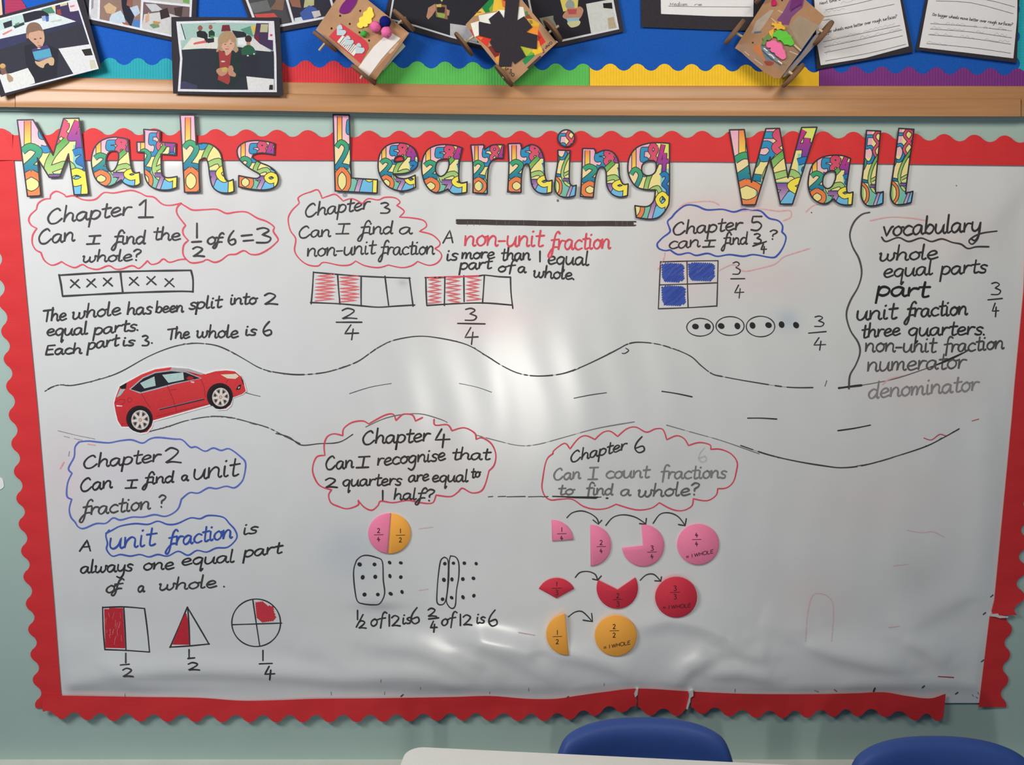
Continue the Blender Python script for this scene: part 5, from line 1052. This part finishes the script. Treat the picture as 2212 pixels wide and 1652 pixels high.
L = [(q4, c(40, 38, 48)), (T([(235, 30), (450, -10), (490, 225), (275, 262)]), c(214, 218, 216)), (T([(365, 25), (435, 20), (440, 68), (370, 62)]), c(36, 34, 38)), (T([(400, 140), (450, 130), (470, 215), (410, 225)]), c(190, 178, 150)), (T([(20, -60), (180, -60), (170, 60), (60, 90)]), c(222, 206, 110)), (T(ell(112, 38, 36, 40)), c(150, 160, 160)), (T(smooth([(75, 90), (110, 60), (160, 60), (190, 50), (215, 80), (190, 140), (150, 150), (90, 150), (55, 130)], True)), SKIN2), (T([(90, 70), (165, 70), (160, 110), (100, 110)]), c(186, 84, 84)), (T([(80, 140), (185, 135), (180, 165), (95, 170)]), c(150, 184, 206)), (T(smooth([(95, 170), (185, 160), (180, 195), (130, 212), (105, 200)], True)), c(206, 206, 156))]
L += [(K7([(1620, 310), (1860, 265), (1860, 330), (1920, 450), (1700, 470)]), c(136, 140, 132))]
mounted_photo([(1119, -70), (1322, -70), (1348, 68), (1216, 99), (1156, 110)], q4, L, plane(.0106, .0108), 'dark photo of hands holding a yellow toy pot, beside bare blue felt', 4.2)

# ------------------------------------------------------------------ lined worksheets
def worksheet(mount, page, hf, label, rules, prints, pencils, name='mounted_worksheet'):
    m = MB(); m.slab(mount, -.0006, .0006, c(44, 42, 46), hf=hf); o = tag(m.build(name, M['blackcard']), label, 'worksheet', 'lined worksheets on the blue board')
    m = MB(); m.slab(page, .0006, .0010, c(222, 222, 228), hf=hf); pg = m.build('paper_page', M['paper'], o)
    for r in rules:
        f = Flat(lambda x, y: hf(x, y)+.0010); f.line(smooth(r, k=3), 1.1, c(84, 84, 92)); f.build('ruled_line', pg)
    f = Flat(lambda x, y: hf(x, y)+.0010)
    for t, a, b, xh in prints:
        ws = t.split(); tot = sum(sum(G[ch][0] for ch in w_) for w_ in ws)+.9*(len(ws)-1); u = 0
        for w_ in ws:
            wl = sum(G[ch][0] for ch in w_); t0, t1 = u/tot, (u+wl)/tot
            f.text(w_, a[0]+(b[0]-a[0])*t0, a[1]+(b[1]-a[1])*t0, a[0]+(b[0]-a[0])*t1, a[1]+(b[1]-a[1])*t1, xh, 1.15, c(70, 70, 78)); u += wl+.9
    if prints: f.build('printed_lettering', pg)
    f = Flat(lambda x, y: hf(x, y)+.0010)
    for x0, y0, x1, y1 in pencils:
        n = max(2, int((x1-x0)/5)); f.line(smooth([(x0+(x1-x0)*i/n+R.uniform(-1, 1), y0+(y1-y0)*i/n-(R.uniform(0, 5.5) if i % 2 else R.uniform(-1, 1))) for i in range(n+1)], k=2), .9, c(176, 174, 182))
    f.build('pencil_lettering', pg)
def lines4(L): return [K4(q) for q in L]
f_ = plane(.0100, .0101)
worksheet([(1383, -70), (1648, -70), (1646, 67), (1587, 66), (1385, 58.5)], [(1426, -62), (1630, -62), (1627, 36.2), (1540, 35), (1428, 30)], f_, 'white worksheet page on a wide black mount, above the yellow border', [K3([(870, 48), (1180, 52), (1505, 54)])], [], [])
f = Flat(lambda x, y: .0112)
f.text('Medium', 1447, 12, 1485, 12, 4.6, .9, c(120, 120, 126), .1); f.text('re', 1500, 12, 1516, 12, 3.2, .9, c(130, 130, 136), .1)
f.build('pencil_lettering', bpy.data.objects['mounted_worksheet'])
worksheet([(1752, -70), (1936, -70), (1973, 112), (1764, 150)], [(1752, -62), (1759, 0), (1765, 95), (1773, 141), (1870, 125), (1963, 100), (1944.5, 0), (1930, -62)], plane(.0120, .0123), 'lined worksheet tilted up to one side, partly behind the painted buggy',
          lines4([[(650, 132), (900, 92), (1200, 33)], [(640, 160), (700, 150)], [(645, 326), (950, 260), (1245, 198)], [(650, 368), (950, 305), (1260, 233)], [(655, 411), (950, 350), (1265, 279)], [(660, 476), (1000, 415), (1290, 345)], [(660, 78), (900, 30), (1100, -20)]]),
          [('Next time I', K4.p(620, 38), K4.p(782, 0), 4.2), ('bigger wheels move better over rough surfaces?', K4.p(640, 266), K4.p(1222, 138), 4.3)],
          [(*K4.p(780, 30), *K4.p(900, 5)), (*K4.p(650, 100), *K4.p(810, 75)), (*K4.p(680, 310), *K4.p(930, 260)), (*K4.p(960, 250), *K4.p(1200, 190)), (*K4.p(680, 352), *K4.p(880, 315)), (*K4.p(930, 300), *K4.p(1110, 265)), (*K4.p(1160, 250), *K4.p(1250, 225)), (*K4.p(670, 425), *K4.p(700, 395))])
worksheet([(2012, -70), (2206, -70), (2201, 20), (2196.5, 136), (1978, 108)], [(2017, -62), (2199, -62), (2197, 40), (2189, 126), (2090, 114), (1986, 102), (2005, 0)], plane(.0124, .0126), 'lined worksheet tilted down to one side, near the turquoise border',
          lines4([[(1525, 8), (1800, 22), (2130, 108)], [(1600, -20), (1900, -5), (2140, 55)], [(1480, 184), (1800, 206), (2116, 241)], [(1478, 226), (1800, 250), (2116, 296)], [(1465, 270), (1800, 300), (2110, 346)], [(1450, 340), (1800, 372), (2110, 416)]]),
          [('Do bigger wheels move better over rough surfaces?', K4.p(1498, 122), K4.p(2122, 203), 4.2)],
          [(*K4.p(1505, 178), *K4.p(1545, 182)), (*K4.p(1600, 190), *K4.p(1750, 203)), (*K4.p(1810, 208), *K4.p(1950, 220)), (*K4.p(2010, 226), *K4.p(2110, 240)), (*K4.p(1490, 222), *K4.p(1570, 228)), (*K4.p(1610, 230), *K4.p(1750, 242)), (*K4.p(1840, 252), *K4.p(1900, 260)), (*K4.p(1980, 270), *K4.p(2080, 285)), (*K4.p(1475, 265), *K4.p(1660, 285)), (*K4.p(1710, 290), *K4.p(1830, 305)), (*K4.p(1900, 312), *K4.p(2100, 335)), (*K4.p(1455, 335), *K4.p(1610, 352))])

# ------------------------------------------------------------------ cardboard buggies pinned to the board
CARD, CARDD, CARDE = c(178, 138, 106), c(140, 106, 80), c(120, 90, 68)
HB, HPN = .0465, .0490
def buggy(label, px):
    return tag(empty('cardboard_buggy', P(px[0], px[1], .0145)), label, 'model buggy', 'cardboard buggies on the blue board')
def sub(o, name, pts, h0, h1, col, mat='card', label=None, rim=0, side=None):
    m = MB(); m.slab(pts, h0, h1, col, side, rim=rim); q = m.build(name, M[mat], o)
    if label: q['label'] = label
    return q
def wheel(o, p0, p1, t=6.0, hc=.047, col=CARDD, rmax=.0325):
    a, b = Vector(P(*p0, hc)), Vector(P(*p1, hc)); r = min((a-b).length/2, rmax); u = (b-a).normalized(); ctr = (a+b)/2; y = Vector((0, 1, 0)); ax = u.cross(y).normalized(); m = MB(); n = 32
    th = t/2000
    ring = lambda s, k: [tuple(ctr+ax*s+(u*cos(2*pi*i/n)+y*sin(2*pi*i/n))*r*k) for i in range(n)]
    m.grid([ring(-th, .97), ring(-th*.7, 1), ring(th*.7, 1), ring(th, .97)], CARDE, False, True); m.face(ring(-th, .97), col); m.face(ring(th, .97)[::-1], col)
    return m.build('wheel', M['card'], o)
def axle(o, p0, p1, hc=.045, r=.0026):
    m = MB(); m.tube([P(*p0, hc), P(*p1, hc)], r, c(206, 184, 156), 10); return m.build('axle', M['dowel'], o)
def pompom(o, p, rpx, col, hc):
    a = Vector(P(*p, hc)); r = rpx/1000*.98; m = MB(); nu, nv = 26, 18; rows = []
    for j in range(nv+1):
        th = pi*j/nv; row = []
        for i in range(nu):
            k = r*(1+R.uniform(-.07, .07)) if 0 < j < nv else r
            row.append((a.x+k*sin(th)*cos(2*pi*i/nu), a.y+k*sin(th)*sin(2*pi*i/nu)*.92, a.z+k*cos(th)))
        rows.append(row)
    m.grid(rows, col, True, True); return m.build('pompom', M['pom'], o)
def printed_panel(o, name, pts, h0, h1, layers, col=CARD):
    m = MB(); m.slab(pts, h0, h1, col, CARDE); composite(m, [(pts, col)]+layers, lambda x, y: P(x, y, h1+.0001), pts); return m.build(name, M['card'], o, merge=False)
# 1: pompom buggy
o = buggy('brown cardboard buggy decorated with pompoms, silver hearts and a yellow foam cloud', (790, 60))
pan = [(682, 64.6), (796, 165), (811, 173), (884, 71.5), (795, 0), (750, -36)]
sub(o, 'body', inset(ccw(pan), 3.5), .0145, HB, CARDE)
holes = [(T6, c(52, 32, 22)) for T6 in [K6(ell(x, y, 20, 22, 10)) for x, y in ((637, 290), (478, 523), (813, 440), (1005, 200), (992, 595), (1168, 745))]]
printed_panel(o, 'panel', pan, HB, HPN, [(K6([(700, 600), (1400, 200), (1890, 600), (1300, 1480)]), c(182, 140, 106)), (K6([(1170, 1400), (1900, 590), (1890, 680), (1300, 1500)]), c(160, 122, 92)), (K6([(1520, 960), (1590, 890), (1640, 900), (1560, 990)]), c(206, 176, 150)), (K6([(1600, 870), (1680, 780), (1710, 800), (1640, 900)]), c(196, 162, 134))]+holes)
sub(o, 'felt_patch', smooth(K6([(620, 190), (640, 240), (700, 254), (800, 230), (870, 150), (930, 60), (945, -60), (760, -60), (740, 0), (670, 80)]), True, 3), HPN, HPN+.0015, c(118, 36, 118), 'foam')
sub(o, 'foam_cloud', smooth(K6([(1125, 190), (1150, 140), (1185, 125), (1230, 150), (1238, 210), (1262, 270), (1240, 320), (1215, 345), (1220, 400), (1185, 440), (1150, 440), (1140, 480), (1095, 500), (1060, 490), (1040, 515), (1000, 522), (955, 490), (948, 440), (985, 405), (985, 340), (1030, 305), (1055, 290), (1060, 235), (1090, 210)]), True, 4), HPN, HPN+.003, c(246, 222, 84), 'foam', 'yellow foam cloud', .6)
sub(o, 'red_card', K6([(655, 428), (1090, 735), (1145, 800), (1160, 880), (1010, 1165), (430, 670)]), HPN, HPN+.0008, c(204, 52, 66), 'paper')
bars = []
for k in range(9):
    t0 = .12+.09*k; a, b = (680+(985-680)*t0, 655+(880-655)*t0), (592+(880-592)*t0, 770+(1020-770)*t0)
    for q in band(K6([a, b]), (1.3 if k % 3 else 2.0)): bars.append((q, c(120, 116, 120)))
bp_ = K6([(680, 645), (580, 770), (885, 1030), (985, 885)])
m = MB(); m.slab(bp_, HPN+.0008, HPN+.0012, c(226, 222, 212)); composite(m, [(bp_, c(226, 222, 212))]+bars, lambda x, y: P(x, y, HPN+.0013), bp_); m.build('striped_sticker', M['paper'], o, merge=False)
for hp in ([(575, 500), (620, 455), (668, 470), (685, 540), (685, 545), (735, 560), (748, 600), (700, 655), (700, 655), (575, 650), (575, 650)], [(715, 720), (760, 652), (812, 670), (832, 728), (832, 730), (872, 735), (888, 780), (840, 830), (840, 830), (710, 835), (710, 835)], [(915, 850), (965, 790), (1015, 810), (1032, 868), (1032, 870), (1072, 880), (1088, 930), (1040, 985), (1040, 985), (920, 985), (920, 985)]):
    sub(o, 'heart_sticker', smooth(K6(hp), True, 3), HPN+.0012, HPN+.0022, c(186, 204, 212), 'laminate', None, .5)
sub(o, 'paper_strip', K6([(1580, 605), (1745, 705), (1560, 900), (1400, 1080), (1160, 1405), (970, 1240), (1100, 1060), (1250, 860), (1420, 700)]), HPN, HPN+.0008, c(226, 222, 220), 'paper')
for x, y, r_, cc, hh in ((1285, 493, 92, c(250, 120, 180), HPN+.008), (1488, 590, 92, c(250, 124, 184), HPN+.008), (1462, 405, 96, c(26, 36, 124), HPN+.008), (1072, 620, 54, c(80, 190, 76), HPN+.004)): pompom(o, K6.p(x, y), r_/8.508, cc, hh)
sub(o, 'paper_flap', K6([(1775, 775), (1838, 850), (1640, 1060), (1430, 1300), (1415, 1260), (1600, 980)]), .030, .0308, c(190, 194, 178), 'paper')
wheel(o, K6.p(145, 590), K6.p(560, 935)); wheel(o, K6.p(845, 1205), K6.p(1285, 1545)); wheel(o, K6.p(1610, 190), K6.p(2000, 560))
axle(o, K6.p(250, 930), K6.p(420, 720)); axle(o, K6.p(1010, 1450), K6.p(1100, 1310)); axle(o, K6.p(1700, 440), K6.p(1840, 320))
# 2: black flower buggy
o = buggy('cardboard buggy with a big black paper flower over bright tissue scraps', (1105, 60))
pan = [(1005.6, 53), (1024, 79), (1071, 137), (1109, 179), (1203, 92.4), (1128, 0), (1095, -41)]
sub(o, 'body', inset(ccw(pan), 3.0), .0145, HB, c(150, 156, 150))
L7 = [(K7([(500, 180), (650, 150), (700, 220), (520, 275)]), c(232, 190, 84)), (K7([(640, 130), (740, -40), (860, -40), (800, 200), (700, 220)]), c(34, 128, 66)), (K7([(760, 150), (830, 60), (840, 200), (780, 210)]), c(130, 164, 62)), (K7([(850, -40), (1050, -40), (1030, 160), (820, 200)]), c(226, 184, 64)), (K7([(970, -20), (1060, -40), (1040, 140), (990, 110)]), c(206, 120, 62)), (K7([(990, -40), (1060, -40), (1050, 30), (1000, 10)]), c(170, 40, 46)),
      (K7([(580, 265), (890, 205), (930, 170), (1035, 170), (1020, 320), (800, 420), (600, 365)]), c(232, 232, 226)), (K7([(430, 500), (460, 500), (515, 625), (470, 590)]), c(190, 66, 60)), (K7([(447, 400), (592, 355), (592, 600), (515, 628)]), c(232, 232, 226)), (K7([(1270, 115), (1345, 120), (1375, 280), (1245, 355)]), c(228, 228, 224)), (K7([(1370, 200), (1420, 190), (1432, 250), (1380, 262)]), c(66, 136, 84)), (K7([(1375, 270), (1440, 240), (1510, 330), (1405, 320)]), c(142, 76, 52)), (K7([(1410, 318), (1500, 325), (1622, 400), (1600, 480), (1480, 430)]), c(216, 172, 58)), (K7([(1440, 340), (1500, 345), (1510, 400), (1470, 410)]), c(150, 128, 60)), (K7([(1395, 545), (1510, 455), (1605, 440), (1590, 592)]), c(230, 142, 56)), (K7([(1600, 505), (1727, 715), (1640, 788), (1588, 690)]), c(206, 58, 44)), (K7([(1588, 600), (1650, 630), (1620, 690)]), c(140, 56, 48)),
      (K7([(1588, 700), (1660, 830), (1670, 890), (1540, 942), (1480, 850), (1580, 830)]), c(236, 192, 56)), (K7([(1580, 690), (1612, 700), (1640, 790), (1585, 830)]), c(226, 160, 72)), (K7([(1288, 780), (1500, 850), (1520, 930), (1388, 962)]), c(178, 190, 62)), (K7([(1388, 960), (1520, 900), (1545, 950), (1380, 1108), (1328, 1040)]), c(44, 140, 82)), (K7([(1400, 960), (1480, 880), (1530, 930)]), c(120, 170, 70)), (K7([(530, 630), (600, 605), (810, 655), (760, 730), (740, 810), (600, 690)]), c(212, 62, 50)), (K7([(560, 625), (660, 640), (620, 690)]), c(222, 120, 62)), (K7([(740, 805), (800, 780), (945, 880), (930, 950), (870, 990)]), c(124, 46, 46)), (K7([(870, 975), (940, 945), (920, 1075), (880, 1050)]), c(228, 150, 66)), (K7([(960, 1140), (1045, 1135), (1000, 1182)]), c(206, 196, 110))]
printed_panel(o, 'panel', pan, HB, HPN, L7)
star = K7([(1050, -60), (1285, -60), (1245, 345), (1360, 275), (1400, 330), (1500, 460), (1397, 545), (1588, 600), (1577, 838), (1288, 780), (1390, 960), (1200, 1095), (1160, 1030), (1142, 1133), (928, 1135), (945, 890), (870, 880), (770, 720), (805, 660), (590, 602), (585, 385), (592, 370), (795, 410), (755, 325), (930, 180), (1018, 315), (1032, 170)])
sub(o, 'paper_flower', star, HPN+.0004, HPN+.0018, c(34, 34, 42), 'blackcard', 'black paper flower')
f = Flat(lambda x, y: HPN+.0002)
for q in ([(1682, 830), (1690, 850), (1700, 880), (1692, 900), (1676, 898)], [(1720, 790), (1740, 800), (1735, 830), (1715, 812)], [(1735, 770), (1765, 810)], [(1765, 770), (1745, 790)], [(1770, 740), (1790, 790)], [(1760, 785), (1800, 770)]): f.line(smooth(K7(q), k=3), 1.5, c(44, 34, 32))
e = K7(ell(1815, 735, 22, 20, 12)); f.line(e+e[:1], 1.5, c(44, 34, 32))
for q in ([(1050, 1150), (1045, 1180), (1065, 1195), (1085, 1160)], [(1085, 1165), (1095, 1190)], [(1115, 1185), (1150, 1190), (1120, 1215), (1150, 1230), (1120, 1250), (1105, 1235)]): f.line(smooth(K7(q), k=3), 1.5, c(44, 34, 32))
e = K7(ell(1168, 1275, 22, 26, 12)); f.line(e+e[:1], 1.6, c(44, 34, 32))
for k in range(5): f.line(K7([(520+k*22, 200), (535+k*22, 215)]), 1.6, c(70, 54, 30))
for q in band(K7([(1425, 1165), (1645, 965)]), 5.4): f.poly(q, c(50, 32, 24))
f.build('pen_lettering', o)
wheel(o, K7.p(180, 560), K7.p(485, 945), 5.5, col=c(80, 60, 48)); wheel(o, K7.p(870, 1115), K7.p(1165, 1470), 6, col=c(90, 70, 56)); wheel(o, K7.p(1700, 330), K7.p(2000, 710), 6, col=c(80, 64, 52))
axle(o, K7.p(330, 740), K7.p(530, 600)); axle(o, K7.p(1780, 560), K7.p(1950, 440)); axle(o, K7.p(1000, 1330), K7.p(1090, 1240))
# 3: painted buggy
o = buggy('paint-smeared cardboard buggy with pink and green foam clouds and loose wheels', (1700, 60))
pan = K8([(375, 820), (890, 10), (1120, -350), (1560, -20), (1910, 285), (1800, 450), (1500, 870), (1150, 1335), (1050, 1335), (860, 1220), (600, 1000), (480, 890)])
sub(o, 'body', inset(ccw(pan), 4.5), .0145, HB, c(120, 100, 92))
L8 = [(K8([(1350, -80), (1580, -80), (1530, 130), (1350, 290), (1290, 430), (1180, 420), (1090, 340), (1200, 200)]), c(122, 74, 122)), (K8([(1350, -60), (1550, -60), (1520, 100), (1300, 180)]), c(108, 48, 112)), (K8([(1470, 255), (1815, 440), (1520, 860), (1240, 520)]), c(158, 140, 122)), (K8([(1240, 500), (1300, 440), (1520, 860), (1200, 1230), (900, 1050)]), c(152, 128, 106)), (K8([(980, 170), (1040, 170), (900, 400), (800, 530), (650, 570), (740, 360)]), c(170, 158, 148)), (K8([(700, 540), (820, 530), (830, 560), (710, 575)]), c(96, 104, 130)), (K8(smooth([(700, 800), (800, 770), (840, 880), (890, 1030), (760, 1005), (690, 950)], True)), c(196, 122, 76)), (K8(smooth([(810, 790), (880, 790), (1060, 930), (990, 1050), (900, 1020)], True)), c(110, 124, 136)), (K8([(860, 800), (930, 870), (1060, 960), (1040, 980), (920, 900)]), c(50, 84, 150)), (K8(smooth([(880, 1040), (1040, 1060), (1000, 1120), (910, 1110)], True)), c(150, 74, 62)), (K8([(420, 820), (520, 700), (860, 1010), (880, 1180), (600, 1000)]), c(158, 128, 110))]
L8 += [(K8(ell(1180, 8, 18, 14, 8)), c(40, 28, 24)), (K8(ell(680, 728, 16, 16, 8)), c(56, 42, 40))]
for a, w_ in (([(1310, 875), (1470, 940)], 1.8), ([(1000, 310), (1085, 385)], 1.8), ([(1110, 175), (1190, 215)], 1.6), ([(540, 880), (620, 945)], 1.4), ([(710, 1010), (850, 1110)], 1.4)):
    for q in band(K8(a), w_): L8.append((q, c(206, 184, 162)))
for k in range(6):
    for q in band(K8([(1330+k*32, 200-k*22), (1360+k*30, 150-k*18)]), 2.2): L8.append((q, c(78, 36, 84)))
printed_panel(o, 'panel', pan, HB, HPN, L8, c(166, 128, 98))
def foam(pts, col, k=1, lab=None, name='foam_cloud'): return sub(o, name, smooth(K8(pts), True, 4), HPN+.0003*k, HPN+.003+.0006*k, col, 'foam', lab, .6)
foam([(1000, 430), (1010, 385), (1040, 390), (1080, 375), (1110, 395), (1130, 368), (1170, 378), (1180, 420), (1230, 455), (1235, 490), (1215, 512), (1160, 495), (1100, 515), (1080, 490), (1045, 500), (1040, 540), (1020, 650), (990, 640), (955, 570), (960, 530), (1000, 510), (1045, 470), (1040, 440)], c(226, 178, 66), 1, 'yellow foam puzzle shape', 'foam_puzzle')
foam([(930, 585), (985, 600), (1010, 650), (960, 690), (920, 690), (890, 770), (835, 755), (860, 690), (845, 650), (890, 640)], c(104, 142, 82), 1.4, 'dull green foam flower', 'foam_flower')
foam([(1015, 580), (1060, 545), (1090, 520), (1150, 508), (1190, 530), (1260, 535), (1290, 580), (1340, 610), (1345, 650), (1380, 700), (1385, 755), (1330, 785), (1270, 765), (1220, 765), (1195, 730), (1150, 690), (1110, 690), (1085, 640), (1020, 620)], c(98, 196, 70), 2, 'bright green foam cloud')
foam([(905, 770), (925, 715), (975, 705), (1010, 688), (1070, 690), (1110, 728), (1160, 738), (1190, 785), (1195, 830), (1230, 860), (1240, 920), (1250, 980), (1200, 1020), (1150, 1000), (1110, 970), (1070, 945), (1050, 905), (1000, 890), (975, 850), (985, 818), (930, 815)], c(236, 116, 170), 2.4, 'pink foam cloud')
foam([(1005, 20), (1030, -20), (1060, -10), (1080, 30), (1095, 70), (1050, 100), (1005, 90)], c(196, 32, 96), 1, 'crimson foam heart', 'foam_heart')
sub(o, 'clear_tape', K8([(860, 815), (935, 862), (1060, 960), (1180, 1085), (1150, 1095), (1020, 1005), (930, 930), (850, 850)]), HPN+.0036, HPN+.0040, c(120, 140, 160), 'laminate')
for q, w_ in (([(1385, 765), (1500, 868)], 4.2),):
    m = MB(); m.tube([P(*K8.p(*q[0]), HPN+.003), P(*K8.p(*q[1]), HPN+.003)], .0021, c(222, 206, 176)); m.build('match_stick', M['dowel'], o)
for q in ([(868, 822), (930, 872)], [(950, 925), (1000, 945), (1050, 998)], [(1110, 1038), (1178, 1088)]):
    m = MB(); m.tube([P(*K8.p(*p), HPN+.005) for p in q], .0013, c(236, 238, 240), 8); m.build('white_pipe_cleaner', M['foam'], o)
sub(o, 'side_flap', K8([(1860, 540), (1790, 720), (1300, 1265), (1190, 1330), (1230, 1230), (1500, 930), (1740, 600)]), .0355, .0365, c(150, 144, 148))
wheel(o, K8.p(215, 745), K8.p(525, 340), 7); wheel(o, K8.p(1745, 760), K8.p(2030, 360), 7); wheel(o, K8.p(1195, 1480), K8.p(1540, 1095), 7); wheel(o, K8.p(740, 55), K8.p(980, -300), 7)
axle(o, K8.p(395, 565), K8.p(520, 640)); axle(o, K8.p(1800, 500), K8.p(1900, 560)); axle(o, K8.p(1290, 1220), K8.p(1370, 1275))

# ------------------------------------------------------------------ blue school chairs and the white table
def chair(cx, yb, ztop, label, w0=.191, rot=0.0):
    t = empty('school_chair', (cx, yb-.17, 0)); tag(t, label, 'chair', 'blue school chairs by the wall')
    prof = [(.040, ztop-.014), (.038, ztop-.006), (.030, ztop), (.018, ztop+.001), (.006, ztop-.006), (-.001, ztop-.020), (-.004, ztop-.045), (-.006, ztop-.09), (-.008, ztop-.14), (-.012, ztop-.20), (-.030, ztop-.262), (-.075, ztop-.294), (-.16, ztop-.304), (-.27, ztop-.300), (-.34, ztop-.296), (-.375, ztop-.304), (-.392, ztop-.322)]
    NT_, rows = 24, []
    for k, (dy, z) in enumerate(prof):
        row = []
        for j in range(NT_+1):
            tt = -1+2*j/NT_; g = (1-abs(tt)**3.0)**(1/3.0); back = sstep(ztop-.30, ztop-.2, z)
            zz = z if z < ztop-.2 else (ztop-.2)+(z-(ztop-.2))*(.55+.45*g)
            if z >= ztop-.03: zz = z-(1-g)*.085
            wv = w0*(1-.04*sstep(ztop-.1, ztop, z))*(1-.12*sstep(-.30, -.39, dy)-(.07 if -.1 < dy < -.02 else 0)); wv *= (.9 if k == 0 else .95 if k == 1 else 1)
            row.append((cx+wv*tt, yb+dy-.035*tt*tt*back-.0, zz+(.02*tt*tt if back < .5 else 0)))
        rows.append(row)
    mb = MB(); mb.grid(rows, WHITE); s = mb.build('seat_shell', M['plastic'], t)
    md = s.modifiers.new('thick', 'SOLIDIFY'); md.thickness = .006; md.offset = 0
    md = s.modifiers.new('round', 'SUBSURF'); md.levels = 1; md.render_levels = 2
    zs = ztop-.31
    for sx in (-1, 1):
        for yy, fy in ((-.05, .02), (-.30, -.06)):
            m = MB(); m.tube([(cx+sx*.12, yb+yy-.02, zs), (cx+sx*.155, yb+yy, zs-.02), (cx+sx*.165, yb+yy+fy*.4, zs*.5), (cx+sx*.175, yb+yy+fy*.7, .004)], .010, WHITE, 12); lg = m.build('leg', M['metal'], t)
            m = MB(); m.tube([(cx+sx*.1749, yb+yy+fy*.7, .018), (cx+sx*.1755, yb+yy+fy*.7, 0)], .013, c(60, 60, 64), 12); m.build('rubber_foot', M['card'], lg)
    for yy in (-.07, -.32):
        m = MB(); m.tube([(cx-.125, yb+yy, zs+.002), (cx+.125, yb+yy, zs+.002)], .009, WHITE, 10); m.build('cross_bar', M['metal'], t)
    return t
q = PZ(1384, 1556, .636); chair(q[0]+.004, q[1]-.02, .636, 'blue plastic school chair below the tear in the red border, tucked under the white table')
q = PZ(2022, 1597, .636); chair(q[0], q[1]-.02, .636, 'blue plastic school chair below the end of the red bottom border', .195)
ZT = .622
a, b = Vector(PZ(880, 1612, ZT)), Vector(PZ(1680, 1650.5, ZT)); u = (b-a).normalized(); v = Vector((u.y, -u.x, 0)); LT, WT = .86, .60
le = Vector(PZ(856, 1652, ZT)); 
tb = empty('school_table', (a.x+u.x*LT/2+v.x*WT/2, a.y+u.y*LT/2+v.y*WT/2, 0)); tag(tb, 'white-topped school table with rounded corners in front of the blue chair', 'table')
def tbl(s, t): return a+u*s+v*t
r_ = .035; loop = []
for (cx_, cy_, a0) in ((r_, r_, 180), (LT-r_, r_, 270), (LT-r_, WT-r_, 0), (r_, WT-r_, 90)):
    for k in range(9):
        an = math.radians(a0+90*k/8); loop.append(tbl(cx_+r_*cos(an)-.0, cy_+r_*sin(an)))
def slabz(loop, z0, z1, col, side):
    m = MB(); n = len(loop)
    m.face([(p.x, p.y, z1) for p in loop][::-1], col); m.face([(p.x, p.y, z0) for p in loop], col)
    for i in range(n):
        j = (i+1) % n; m.face([(loop[i].x, loop[i].y, z0), (loop[i].x, loop[i].y, z1), (loop[j].x, loop[j].y, z1), (loop[j].x, loop[j].y, z0)], side)
    return m
slabz(loop, ZT-.022, ZT, WHITE, WHITE).build('table_top', M['tabletop'], tb)
for s_, t_ in ((.06, .06), (LT-.09, .06), (.06, WT-.06), (LT-.09, WT-.06)):
    p = tbl(s_, t_); m = MB(); m.tube([(p.x, p.y, ZT-.022), (p.x, p.y, 0)], .016, WHITE, 14); m.build('leg', M['metal'], tb)
for (s0, t0), (s1, t1) in (((.06, .06), (LT-.09, .06)), ((.06, WT-.06), (LT-.09, WT-.06)), ((.06, .06), (.06, WT-.06)), ((LT-.09, .06), (LT-.09, WT-.06))):
    m = MB(); m.tube([(*tbl(s0, t0).xy, ZT-.037), (*tbl(s1, t1).xy, ZT-.037)], .012, WHITE, 10); m.build('rail', M['metal'], tb)
